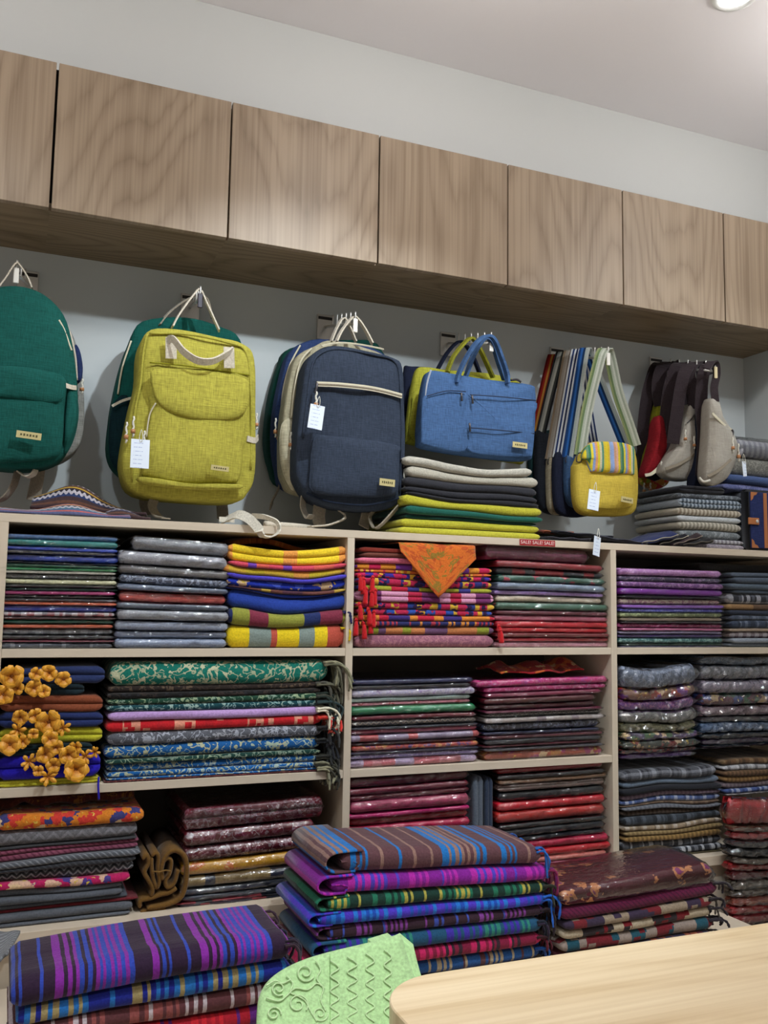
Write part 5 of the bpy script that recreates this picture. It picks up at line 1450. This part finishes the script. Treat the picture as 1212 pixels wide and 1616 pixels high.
# ---- laptop bags
GL = 'laptop bags on one hook'
b = Bag('laptop_bag', 'dark navy laptop bag, rearmost behind the blue one', 'laptop bag', GL, 700, 700, 2.31)
b.puff('body', weave('1d2236'), [(640, 585), (650, 577), (700, 582), (820, 604), (824, 700), (800, 712), (650, 690), (638, 670)], depth=0.03, bulge=0.004, seed=20)
b.strap('handle', weave('1d2236'), [(690, 584, -.01), (705, 558, -.01), (722, 540, -.02), (732, 542, -.02), (745, 560, -.02), (758, 592, -.01)], 0.018, 0.006, (0, 1, 0.2))
b = Bag('laptop_bag', 'olive yellow laptop bag between the blue and the navy one', 'laptop bag', GL, 700, 710, 2.23)
b.puff('body', weave('9c9a34'), [(644, 690), (648, 640), (652, 612), (660, 582), (672, 578), (700, 582), (830, 606), (832, 718), (805, 728), (660, 702)], depth=0.035, bulge=0.008, seed=21)
b.puff('front_pocket', weave('9c9a34'), [(648, 690), (651, 640), (655, 618), (680, 620), (680, 695)], dy=-0.012, depth=0.01, bulge=0.004, seed=22, edge=.005)
b.strap('handle', weave('8c8a2c'), [(706, 586, -.02), (716, 562, -.03), (738, 536, -.04), (748, 536, -.04), (760, 556, -.04), (778, 596, -.03)], 0.020, 0.006, (0, 1, 0.2))
BLU = weave('435f88')
b = Bag('laptop_bag', 'denim blue laptop bag in front with two carry handles', 'laptop bag', GL, 755, 720, 2.12)
b.puff('body', BLU, [(664, 692), (666, 650), (672, 606), (680, 585), (700, 586), (770, 598), (838, 606), (847, 618), (847, 650), (843, 712), (832, 726), (760, 720), (674, 706)], depth=0.045, bulge=0.014, seed=23, smooth_n=4, edge=0.010)
b.tube('piping', plain('piping_grey', '9aa0ac', 0.7), [(680, 584, .004), (674, 605, .002), (671, 632, .002)], 0.0026)
b.puff('front_pocket', BLU, [(666, 688), (667, 640), (672, 624), (700, 618), (735, 618), (736, 660), (735, 712), (672, 702)], dy=-0.014, depth=0.012, bulge=0.004, seed=24, edge=.005)
b.puff('front_pocket', BLU, [(740, 626), (745, 622), (842, 630), (843, 662), (842, 712), (830, 721), (745, 714), (739, 680)], dy=-0.015, depth=0.012, bulge=0.004, seed=25, edge=.005)
SE = plain('seam_dark_blue', '22304a', 0.8)
b.tube('pocket_zip', SE, [(742, 623, -.026), (790, 626, -.028), (846, 632, -.012)], 0.0016)
b.tube('pocket_zip', SE, [(742, 675, -.028), (790, 679, -.030), (843, 684, -.014)], 0.0016)
b.tube('pocket_zip', SE, [(674, 625, -.020), (705, 617, -.022), (735, 618, -.024)], 0.0016)
for (x, y) in ((745, 624), (728, 620), (741, 668)):
    b.tube('zip_pull', M_ZIPD, [(x, y, -.030), (x + .5, y + 5, -.032), (x + 1, y + 13, -.032)], [0.002, 0.0026, 0.003] and 0.0028)
b.tube('zip_pull', M_ZIPD, [(806, 600, -.004), (816, 599, -.006), (822, 603, -.006)], 0.003)
b.strap('handle', BLU, [(720, 604, -.014), (724, 590, -.016), (735, 566, -.03), (752, 540, -.04), (768, 530, -.04), (780, 536, -.04), (792, 565, -.03), (800, 590, -.016), (801, 605, -.014)], 0.018, 0.007, (0, 1, 0.2))
b.strap('handle', BLU, [(735, 594, .035), (748, 560, .02), (764, 535, .0), (776, 540, .0), (786, 570, .02), (796, 600, .035)], 0.018, 0.007, (0, 1, 0.2))
b.label(809, 697, 832, 708, -0.030, 0.03)

# ---- small shoulder bags with long woven straps
GS = 'shoulder bags on one hook'
def strapmat(a, b_, c, s): return fabric(a, 'pinv', b_, c, s)
def vstripes(name, cols_, width):
    t = NT(name)
    sp = t.n('ShaderNodeSeparateXYZ'); t.set(sp.inputs[0], t.uv())
    f = t.math('ADD', t.math('DIVIDE', sp.outputs[0], width), 0.5)
    n_ = len(cols_)
    c = t.ramp(f, [(i / n_, lin(h)) for i, h in enumerate(cols_)], True)
    nz = t.n('ShaderNodeTexNoise', i_Vector=t.uv(500, 500), i_Scale=1.0)
    t.bump(nz.outputs[0], 0.4, 0.002)
    return t.base(t.mix(1.0, c, t.ramp(nz.outputs[0], [(.2, (.75, .75, .75, 1)), (.8, (1.15, 1.15, 1.15, 1))]), 'MULTIPLY'), 0.9, 0.1)
SB = [  # hook pin px, Y, outline, canvas, strap colours, left foot, right foot, label
 ((874, 560), 2.345, [(840, 690), (848, 680), (900, 690), (905, 800), (870, 806), (842, 770)], '1f3a3c', ['6a1a1c', '9a2c24', 'c08a40', '8a201c', '6a1a1c'], (842, 690), (905, 690), 'black shoulder bag with red patterned strap, rearmost on its hook'),
 ((887, 556), 2.305, [(849, 688), (860, 682), (905, 690), (918, 700), (918, 800), (880, 812), (852, 790)], '22252c', ['2a2a2c', '8a8c88', 'a8a8a0', '3a3c3a', '1c1c20'], (852, 690), (915, 690), 'black shoulder bag with grey strap, second from the wall'),
 ((900, 555), 2.265, [(868, 728), (876, 722), (925, 726), (930, 800), (890, 812), (872, 806), (868, 780)], 'a89c84', ['7a6a58', '8a8278', '9a928a', '6a5c50', '8a7c70'], (868, 725), (928, 722), 'beige shoulder bag third from the wall'),
 ((912, 553), 2.225, [(878, 722), (890, 712), (935, 714), (940, 800), (925, 815), (890, 812), (879, 790)], '23273a', ['c0c4c8', '2a3a68', 'd0d4d8', '2a3050', 'c8ccd0', '30406a'], (880, 722), (938, 712), 'dark navy shoulder bag with white striped strap'),
 ((925, 551), 2.185, [(896, 724), (904, 720), (945, 722), (948, 795), (925, 802), (899, 790)], '3f5a80', ['1c3a6a', '2a5a9a', '1c3050', '9aa4a0', 'a8aca8'], (896, 722), (990, 712), 'denim blue shoulder bag with blue and grey strap'),
]
for (hp, Yb, outl, cv, sc, lf, rf, lab) in SB:
    b = Bag('shoulder_bag', lab, 'shoulder bag', GS, sum(p[0] for p in outl) / len(outl), max(p[1] for p in outl), Yb)
    b.puff('body', weave(cv), outl, depth=0.030, bulge=0.006, seed=Yb * 7, edge=.008)
    m_ = vstripes('strap_' + sc[0] + sc[1], sc, 0.030)
    hx, hy = hp
    b.strap('strap', m_, [(lf[0], lf[1], .01), ((lf[0] * .55 + hx * .45), lf[1] * .5 + hy * .5, -.002), (hx - 4, hy + 8, -.008), (hx, hy, 0.0), (hx + 4, hy + 8, .012), ((rf[0] * .5 + hx * .5), rf[1] * .5 + hy * .5, .016), (rf[0], rf[1], .016)], 0.030, 0.0025, [(.8, -.6, 0)] * 31)
    b.tube('strap_ring', M_ZIPD, [(lf[0] - 2, lf[1] - 2, .008), (lf[0] + 4, lf[1], .004), (lf[0] + 3, lf[1] + 8, .004), (lf[0] - 3, lf[1] + 7, .008)], 0.0016, closed=True)
YB = weave('c2a944', 0.45)
b = Bag('shoulder_bag', 'small yellow shoulder bag with multicolour striped flap', 'shoulder bag', GS, 960, 812, 2.115)
b.puff('body', YB, [(911, 740), (914, 730), (930, 700), (960, 696), (994, 702), (1006, 718), (1009, 760), (1008, 790), (1000, 811), (960, 814), (925, 810), (913, 790)], depth=0.045, bulge=0.012, seed=31)
t = NT('striped_flap_cloth')
sp = t.n('ShaderNodeSeparateXYZ'); t.set(sp.inputs[0], t.uv())
f = t.math('FRACT', t.math('MULTIPLY', sp.outputs[0], 9.2))
cols_ = ['d8c030', 'd0b040', '8ca0c8', '90a4d0', 'c89878', 'd8a890', 'd8c030', '6a8a70', '3f7a5c', 'd8c840', '8a9cc8', 'd89a6a', 'd8c030', 'c8c0a0', '5a8a78', 'd0b840']
cc = t.ramp(f, [(i / len(cols_), lin(h)) for i, h in enumerate(cols_)], True)
nz = t.n('ShaderNodeTexNoise', i_Vector=t.uv(120, 600), i_Scale=1.0); t.bump(nz.outputs[0], .5, .002)
M_FLAP = t.base(t.mix(1.0, cc, t.ramp(nz.outputs[0], [(.25, (.8, .8, .8, 1)), (.75, (1.1, 1.1, 1.1, 1))]), 'MULTIPLY'), 0.85, 0.1)
b.puff('flap', M_FLAP, [(921, 722), (926, 706), (940, 697), (975, 697), (997, 702), (1004, 712), (1003, 746), (997, 748), (965, 746), (938, 744), (934, 742), (929, 726)], dy=-0.020, depth=0.02, bulge=0.005, seed=32, smooth_n=3, edge=.006)
b.puff('front_pocket', YB, [(935, 752), (965, 750), (1000, 752), (1001, 790), (990, 802), (945, 802), (934, 790)], dy=-0.016, depth=0.014, bulge=0.007, seed=33, edge=.006)
b.label(980, 784, 999, 794, -0.034, 0.1)
m_ = vstripes('strap_green_grey', ['8a9468', '6a8058', 'a8b0a0', 'c0c4b8', '98a090', 'b8bcb0'], 0.032)
b.strap('strap', m_, [(915, 718, .02), (926, 650, .0), (944, 575, -.012), (950, 556, -.012), (956, 551, -.006), (962, 562, .004), (975, 620, .012), (992, 670, .016), (1003, 704, .016)], 0.032, 0.0028, [(.85, -.5, 0)] * 41)
b.tube('strap_ring', M_ZIPD, [(912, 716, .004), (919, 716, .0), (917, 728, .0), (910, 728, .004)], 0.0018, closed=True)
price_tag(937, 789, 2.062, 0.036, 0.055, 0.13, 'pale blue price tag on the small yellow shoulder bag')
# ---- waist bags
GW = 'waist bags on one hook'
M_BLK = fabric('2c2226', 'plain')
def belt(b, pts, w=0.036, name='belt', mat=None): return b.strap(name, mat or M_BLK, pts, w, 0.004, [(0.85, -0.5, 0)] * 60)
b = Bag('waist_bag', 'black waist bag with orange patterned underside, rearmost on its hook', 'waist bag', GW, 1035, 765, 2.335)
b.puff('body', weave('24222a'), [(1018, 690), (1030, 660), (1050, 650), (1060, 700), (1056, 750), (1030, 768), (1012, 758), (1009, 725)], depth=0.03, bulge=0.008, seed=41)
b.puff('underside_panel', fabric('a86a28', 'multi', 'b03028', '8a9a30'), [(1012, 752), (1030, 760), (1056, 752), (1054, 764), (1036, 772), (1014, 764)], dy=-0.010, depth=0.02, bulge=0.004, seed=42, edge=.004)
belt(b, [(1030, 700, -.01), (1024, 640, -.012), (1034, 590, -.01), (1046, 574, 0), (1056, 585, .01), (1058, 640, .01)], 0.05)
belt(b, [(1018, 740, -.012), (1014, 690, -.02), (1022, 620, -.02), (1036, 578, -.01)], 0.036)
b.cordpull(1016, 762, -.02, 0.035); b.cordpull(1026, 762, -.02, 0.03)
b = Bag('waist_bag', 'olive green waist bag beside the red one', 'waist bag', GW, 1030, 750, 2.29)
b.puff('body', weave('8a8a24'), [(1040, 635), (1048, 630), (1050, 660), (1040, 720), (1024, 748), (1018, 745), (1026, 700), (1034, 660)], depth=0.03, bulge=0.006, seed=43, edge=.006)
belt(b, [(1044, 640, -.005), (1040, 610, -.008), (1046, 582, -.004), (1060, 574, .004), (1068, 600, .01)], 0.045)
b = Bag('waist_bag', 'red waist bag with cream zip among the black straps', 'waist bag', GW, 1035, 750, 2.24)
b.puff('body', weave('8c1c24'), [(1042, 655), (1050, 660), (1054, 690), (1050, 722), (1040, 742), (1022, 752), (1017, 748), (1026, 720), (1033, 690), (1036, 665)], depth=0.035, bulge=0.010, seed=44, edge=.008)
b.strap('zip', M_ZIP, [(1018, 750, -.012), (1028, 748, -.018), (1040, 738, -.016)], 0.010, 0.003, (0, .4, 1))
belt(b, [(1050, 680, -.002), (1056, 620, -.010), (1066, 584, -.006), (1078, 574, .004), (1086, 590, .01), (1080, 640, .012)], 0.040)
belt(b, [(1052, 735, .0), (1060, 690, -.014), (1062, 630, -.014), (1062, 585, -.01)], 0.036)
b.cordpull(1043, 728, -.03, 0.03)
b = Bag('waist_bag', 'light grey waist bag, second from the front, tilted to the left', 'waist bag', GW, 1075, 755, 2.185)
GRY = weave('a6a096', 0.3)
b.puff('body', GRY, [(1090, 638), (1098, 642), (1104, 665), (1106, 705), (1104, 740), (1094, 757), (1064, 756), (1050, 748), (1048, 739), (1060, 718), (1071, 700), (1080, 668)], depth=0.045, bulge=0.014, seed=45, edge=.010)
b.strap('zip', plain('zip_tape_taupe', '8c8272', 0.8), [(1050, 740, -.006), (1072, 732, -.020), (1092, 720, -.018), (1105, 708, -.002)], 0.008, 0.003, (0, 0, 1))
b.tube('zip', M_ZIPD, [(1084, 668, -.010), (1092, 660, -.012), (1096, 654, -.008)], 0.0016)
b.cordpull(1081, 678, -.024, 0.04); b.cordpull(1095, 688, -.024, 0.04)
belt(b, [(1096, 645, .0), (1092, 610, -.004), (1088, 592, -.006), (1092, 578, .0), (1104, 574, .008), (1108, 600, .012), (1106, 660, .014)], 0.034)
belt(b, [(1062, 700, .0), (1070, 640, -.006), (1078, 596, -.008), (1086, 578, .0)], 0.036)
b = Bag('waist_bag', 'dark navy waist bag between the two light grey ones', 'waist bag', GW, 1110, 770, 2.155)
b.puff('body', weave('1c2234'), [(1106, 650), (1114, 640), (1122, 650), (1124, 720), (1116, 764), (1100, 772), (1093, 764), (1102, 710)], depth=0.03, bulge=0.006, seed=46, edge=.008)
belt(b, [(1106, 752, -.01), (1110, 690, -.014), (1106, 640, -.012), (1110, 592, -.012), (1118, 576, -.004), (1124, 590, .004)], 0.034)
b.cordpull(1101, 778, -.012, 0.050); b.cordpull(1110, 776, -.012, 0.050)
b = Bag('waist_bag', 'pale grey waist bag in front, hanging by one end', 'waist bag', GW, 1140, 765, 2.09)
b.puff('body', GRY, [(1124, 628), (1134, 630), (1138, 648), (1150, 668), (1162, 690), (1166, 710), (1160, 735), (1148, 756), (1130, 766), (1118, 762), (1115, 748), (1118, 710), (1120, 680), (1121, 650)], depth=0.045, bulge=0.016, seed=47, edge=.010)
b.strap('zip', M_ZIP, [(1124, 652, -.012), (1140, 668, -.016), (1156, 680, -.006)], 0.007, 0.003, (0, 0, 1))
b.strap('zip', plain('zip_tape_taupe', '8c8272', 0.8), [(1117, 752, -.006), (1134, 742, -.018), (1150, 728, -.016), (1164, 714, -.002)], 0.008, 0.003, (0, 0, 1))
b.tube('zip_pull', M_ZIPD, [(1155, 678, -.012), (1157, 682, -.014), (1155, 690, -.014)], 0.003)
b.cordpull(1156, 690, -.020, 0.045); b.cordpull(1165, 700, -.006, 0.055)
belt(b, [(1129, 634, .0), (1127, 612, .004), (1131, 590, .006), (1129, 574, .004), (1122, 572, .0), (1115, 582, -.006)], 0.022)
b.tube('drawstring', M_CORD, [(1104, 754, -.01), (1110, 760, -.02), (1120, 758, -.016)], 0.0035)
# ================================================================== on the top board
stack('stack beside the navy backpack', 'canvas tote', 'folded_tote', 640, 850, 2.075, ZL, [
 (733, 'off-white', 'b3aea2', 'plain', None, None, {'r': -8}), (745, 'pale oatmeal', 'b0aa9c', 'plain'), (758, 'charcoal', '2c2c32'), (772, 'dark charcoal', '28282e', 'plain', None, None, {'r': -4}), (784, 'black', '212126'), (791, 'lime yellow', 'aea832', 'plain', None, None, {'r': 2}),
 (806, 'bottle green', '17564a', 'plain', None, None, {'r': 4}), (817, 'dark green', '123c34', 'plain', None, None, {'r': 4}), (823, 'bright lime', 'b4ae34', 'plain', None, None, {'r': 6, 'l': -8}), (836, 'lime', 'b6b038', 'plain', None, None, {'r': 8, 'l': -10})],
 'bag', 'folded canvas totes', layers=1, seed=41, amp=0.012, freq=6, nx=26, jit=0.010, depth=0.24, hump=0.06, slope=-0.012)
KN = 'folded towels by the end wall'
stack('stack at the end wall', 'folded towel', 'folded_towel', 1072, 1172, 2.10, ZL, [
 (768, 'black', '24242a', 'plain', None, None, {'r': -26, 'layers': 2}), (779, 'dark grey speckled', '50555c', 'floral', '7a8088', None, {'layers': 1}), (788, 'blue and white striped', '9aa4b0', 'pin', '4c5864', None, {'layers': 2}), (803, 'beige striped', 'b8b0a0', 'pin', '8c8070'), (815, 'white', 'b8bcc0'),
 (824, 'cream striped', 'b4aea0', 'pin', '8a8478'), (837, 'grey speckled', '6a7074', 'floral', '8e9498'), (851, 'white knit striped', 'a8a8ac', 'pin', '7c7880'), (858, 'lilac grey', '8a828c', 'floral', 'a8a0a8')],
 'towel', KN, layers=1, seed=42, amp=0.003, freq=6, nx=16, depth=0.20, hump=0.05)
R = stack('behind the tablet case', 'folded textile', 'folded_textile', 1160, 1258, 2.20, ZL, [
 (697, 'white striped', 'b0aeb4', 'pin', '8c8a94', None, {'layers': 1, 'label': 'white striped textile in clear film at the right edge', 's': 1.6}), (724, 'grey knit', '6c6a64', 'floral', '8a8880', None, {'layers': 1, 's': .6, 'label': 'grey knitted textile under the white striped one', 'l': -10}),
 (752, 'denim blue', '4a5c88', 'plain', None, None, {'label': 'denim blue textile under the grey knitted one', 'l': -14}), (766, 'lilac blue', '6a70a0', 'floral', '8a8cb8', None, {'label': 'lilac blue textile above the tablet case', 'l': -16, 'layers': 1}),
 (778, 'grey', '5c6068', 'plain', None, None, {'label': 'grey textile behind the tablet case', 'l': 10}), (800, 'slate', '4c5058', 'plain', None, None, {'label': 'slate textile low behind the tablet case', 'l': 10}), (830, 'dark slate', '44484e', 'plain', None, None, {'label': 'lowest dark slate textile behind the tablet case', 'l': 10})],
 'textile', 'textiles at the right edge of the ledge', layers=1, seed=43, amp=0.004, freq=5, nx=16, depth=0.15, hump=0.05)
q = R[0]; o = q['o']
th = empty('folded_textile', o.location, o['label'], 'textile', o['group'])
me = o.data; bpy.data.objects.remove(o)
c = bpy.data.objects.new('cloth', me); col.objects.link(c); c.parent = th
slab(q['w'] + 0.03, 0.155, lambda x: 0.001, lambda x: q['t'](x) - q['zoff'] + 0.004, 1, 28, 78, 0.12, 0.2, 0.03, 0.005, -0.004).build('plastic_bag', M_FILM2, th)

# tablet case standing up, navy cloth with tan leather corners and snap strap
tc_ = empty('tablet_case', at(1205, 868, 2.085), 'navy tablet case with tan leather corners and snap strap at right edge', 'case')
org = Vector(tc_.location)
M_NVY = weave('27305a'); M_LEA = plain('tan_leather', 'a8683c', 0.55, 0.4, 0, 0.2, 200); M_EDG = plain('case_edge_black', '15171e', 0.6)
x0, x1 = at(1181, 820, 2.085).x - org.x, at(1272, 820, 2.085).x - org.x
hz = at(1205, 774, 2.085).z - ZL
org_z = org.z - ZL
zb = -org_z + 0.001
MB().box(x0 - 0.006, x1, 0.0, 0.030, zb, zb + hz, 0.008).build('body', M_EDG, tc_)
MB().box(x0 + 0.006, x1 - 0.01, -0.004, 0.002, zb + 0.008, zb + hz - 0.008, 0.002).build('cover', M_NVY, tc_, smooth=False)
def corner(cx, cz, sx, sz):
    s = 0.026
    pts = [(0, 0), (s, 0), (s * .8, s * .28), (s * .42, s * .42), (s * .28, s * .8), (0, s)]
    vs = [(cx + sx * a, -0.0052, cz + sz * b_) for a, b_ in pts] + [(cx + sx * a, -0.0038, cz + sz * b_) for a, b_ in pts]
    k = len(pts)
    recalc(MB().add(vs, [tuple(range(k)), tuple(range(k, 2 * k))] + [(i, (i + 1) % k, k + (i + 1) % k, k + i) for i in range(k)]).build('leather_corner', M_LEA, tc_, smooth=False))
corner(x0 + 0.007, zb + hz - 0.009, 1, -1); corner(x0 + 0.007, zb + 0.009, 1, 1); corner(x1 - 0.011, zb + 0.009, -1, 1); corner(x1 - 0.011, zb + hz - 0.009, -1, -1)
MB().box(x0 + 0.055, x0 + 0.068, -0.0055, -0.0042, zb + 0.01, zb + hz - 0.01).build('leather_band', M_LEA, tc_, smooth=False)
zs = at(1190, 823, 2.085).z - org.z
st = MB().box(x0 - 0.008, x0 + 0.034, -0.0095, -0.0058, zs - 0.010, zs + 0.010, 0.0015).build('snap_strap', M_LEA, tc_, smooth=False)
MB().tube([(x0 + 0.024, -0.0096, zs), (x0 + 0.024, -0.0115, zs), (x0 + 0.024, -0.0122, zs)], [0.0052, 0.005, 0.003], 12).build('snap', M_CHROME, st)

# patterned pouch cloths at the far left
M_ETH = fabric('56597c', 'ethnic', 'b85a4c', '2f6a80', 1.0)
M_ETH2 = fabric('3c2a2c', 'ethnic', '5a3a2c', '24345c', 0.9)
xa, xb = at(-40, 800, 2.07).x, at(205, 815, 2.07).x
def Pe(u, v):
    x = xa + (xb - xa) * u
    h = 0.008 + 0.016 * math.exp(-((u - 0.62) / 0.28) ** 2) + 0.004 * math.sin(u * 13)
    return Vector((x, 2.058 + 0.14 * v + 0.004 * math.sin(u * 17), ZL + 0.003 + h * math.sin(min(1, v * 2.2 + 0.02) * math.pi / 2)))
o = sheet('patterned_cloth', M_ETH, Pe, 0.004, 40, 12)
tag(o, 'blue and coral patterned cloth lying on the ledge at left', 'cloth')
xa2_, xb2_ = at(48, 790, 2.12).x, at(232, 800, 2.12).x
def Pe2(u, v):
    x = xa2_ + (xb2_ - xa2_) * u
    h = 0.030 + 0.055 * math.exp(-((u - 0.36) / 0.24) ** 2) - 0.02 * u + 0.006 * math.sin(u * 9 + v * 3)
    prof = math.sin(min(1.0, v * 1.5 + 0.03) * math.pi * 0.62)
    return Vector((x + 0.02 * v, 2.125 + 0.10 * v, ZL + 0.0335 * (1 - v) * .45 + max(0.006, h * prof)))
o = sheet('patterned_pouch', M_ETH2, Pe2, 0.006, 34, 14)
tag(o, 'dark woven pouch heaped behind the patterned cloth at left', 'pouch')
def Pe3(u, v):
    x = at(168, 805, 2.10).x + (at(236, 812, 2.10).x - at(168, 805, 2.10).x) * u
    return Vector((x, 2.075 + 0.06 * v, ZL + 0.004 + 0.020 * math.sin(min(1, v * 2 + .05) * 1.5) * (0.6 + 0.4 * math.sin(u * 5))))
o = sheet('patterned_pouch', M_ETH2, Pe3, 0.005, 16, 8)
tag(o, 'small dark woven pouch under the yellow backpack', 'pouch')

# white strap looping over the ledge
st_ = empty('loose_strap', at(400, 830, 2.06), 'white cotton strap looping over the ledge edge below the yellow backpack', 'strap')
og = Vector(st_.location)
pp = smoothpath([at(352, 822, 2.16), at(364, 816, 2.10), at(376, 812, 2.06), at(392, 818, 2.038), at(406, 832, 2.034), at(414, 845, 2.034), at(428, 847, 2.034), at(440, 838, 2.036), at(437, 824, 2.04), at(418, 816, 2.07), at(398, 814, 2.12)], 6)
sd = []
for i in range(len(pp)):
    f = i / (len(pp) - 1)
    sd.append((0.55, -0.15, 0.8) if f < 0.45 else (0.3, -0.95, 0.2))
MB().ribbon([p - og for p in pp], [0.022 if i < len(pp) * .5 else 0.012 for i in range(len(pp))], 0.0035, sd).build('webbing', fabric('d8d2c4'), st_, smooth=False)
MB().box(-0.018, 0.018, -0.001, 0.001, -0.006, 0.006).build('strap_end', fabric('d8d2c4'), st_, at(358, 820, 2.12) - og, smooth=False)
st2 = empty('loose_strap', at(440, 825, 2.12), 'cream padded strap lying flat on the ledge left of the navy backpack', 'strap')
og = Vector(st2.location)
pp = smoothpath([at(418, 819, 2.10), at(440, 822, 2.11), at(468, 823, 2.12), at(492, 823, 2.15)], 5)
pp = [Vector((p.x, p.y, ZL + 0.009)) for p in pp]
MB().tube([p - og for p in pp], 0.0075, 8).build('padded_tube', M_WEB, st2)

# SALE sticker on the front edge of the top board
ss = at(848, 859.5, Y1); sw = at(876, 861, Y1).x - at(820, 858, Y1).x
stk = empty('sale_sticker', (ss.x, Y1 - 0.0008, ZL - T / 2), 'red sticker reading SALE! SALE! SALE! on the ledge front edge', 'sticker')
MB().box(-sw / 2, sw / 2, -0.0004, 0.0006, -0.0078, 0.0078).build('backing', plain('sticker_red', '9c1f24', 0.5), stk, smooth=False)
cu = bpy.data.curves.new('sale_text', 'FONT'); cu.body = 'SALE! SALE! SALE!'; cu.size = 0.0125; cu.align_x = 'CENTER'; cu.align_y = 'CENTER'; cu.extrude = 0.0001
to = bpy.data.objects.new('sale_text_tmp', cu); col.objects.link(to)
bpy.context.view_layer.update()
me = bpy.data.meshes.new_from_object(to.evaluated_get(bpy.context.evaluated_depsgraph_get()))
bpy.data.objects.remove(to)
wx = max(v.co.x for v in me.vertices) - min(v.co.x for v in me.vertices)
lt = bpy.data.objects.new('lettering', me); col.objects.link(lt); lt.parent = stk
me.materials.clear(); me.materials.append(plain('sticker_letter', 'e8d4d0', 0.5))
lt.rotation_euler = (math.pi / 2, 0, 0); lt.location = (0, -0.0009, 0); lt.scale = (sw * 0.94 / wx, 1, 1)

# dark flat pouches along the ledge
def pouch(px0, px1, pyt, Y, hexc, label, lean=0.0, edge='b8a890', lift=0.0, t=0.008, d=0.13):
    xa, xb = at(px0, 850, Y).x, at(px1, 850, Y).x
    h = at((px0 + px1) / 2, pyt, Y).z - ZL
    o = empty('flat_pouch', ((xa + xb) / 2, Y, ZL), label, 'pouch', 'flat dark pouches on the ledge')
    wv = xb - xa
    def Pp(u, v):
        x = -wv / 2 + wv * u
        z = lift + 0.005 + (h - lift - 0.006) * (u if lean > 0 else (1 - u) if lean < 0 else 1.0) * (1 if abs(lean) > 0 else 1) * (0.6 + 0.4 * math.sin(min(1, v * 3 + .1) * 1.5)) + 0.0015 * math.sin(u * 14 + v * 5)
        return Vector((x, d * v, max(0.0045, z)))
    sheet('body', fabric(hexc), Pp, t, 18, 8, o)
    pts = [Pp(i / 14, 0.0) + Vector((0, -0.002, t * 0.3)) for i in range(15)]
    MB().tube(pts, 0.0014, 5).build('zip', fabric(edge), o)
    return o
pouch(862, 932, 850, 2.07, '24242c', 'black flat pouch on the ledge next to the lime tote', 0, '3a3a44')
pouch(858, 905, 838, 2.12, '7a3c2c', 'flat pouch with rust end under black ones on the ledge', 0, 'b0603c', 0.014)
pouch(880, 968, 840, 2.085, '1c1c24', 'long black pouch lying on top near the hanging tag', -.5, '3c3e48', 0.014)
pouch(945, 1022, 846, 2.075, '20222c', 'black pouch lying right of the hanging tag', -1, '3a3c48')
pouch(1012, 1070, 836, 2.075, '27305c', 'navy blue pouch leaning at the middle of the right ledge', 1, 'a8a090')
pouch(1040, 1086, 838, 2.095, '1e1e26', 'black pouch with pale zip leaning behind the navy one', 1, 'b0a898')
pouch(1062, 1108, 838, 2.085, '34282c', 'brown-black pouch leaning beside the folded towels', 1, '8a7c70')
pouch(1078, 1126, 848, 2.07, '1c1c20', 'black pouch lying in front of the folded towels', 1, '5a544c')
price_tag(942, 862, 2.038, 0.030, 0.052, 0.16, 'pale blue price tag hanging over the ledge edge', 0.35)
price_tag(1175, 740, 2.075, 0.014, 0.045, -0.08, 'narrow grey price tag beside the pale grey waist bag')
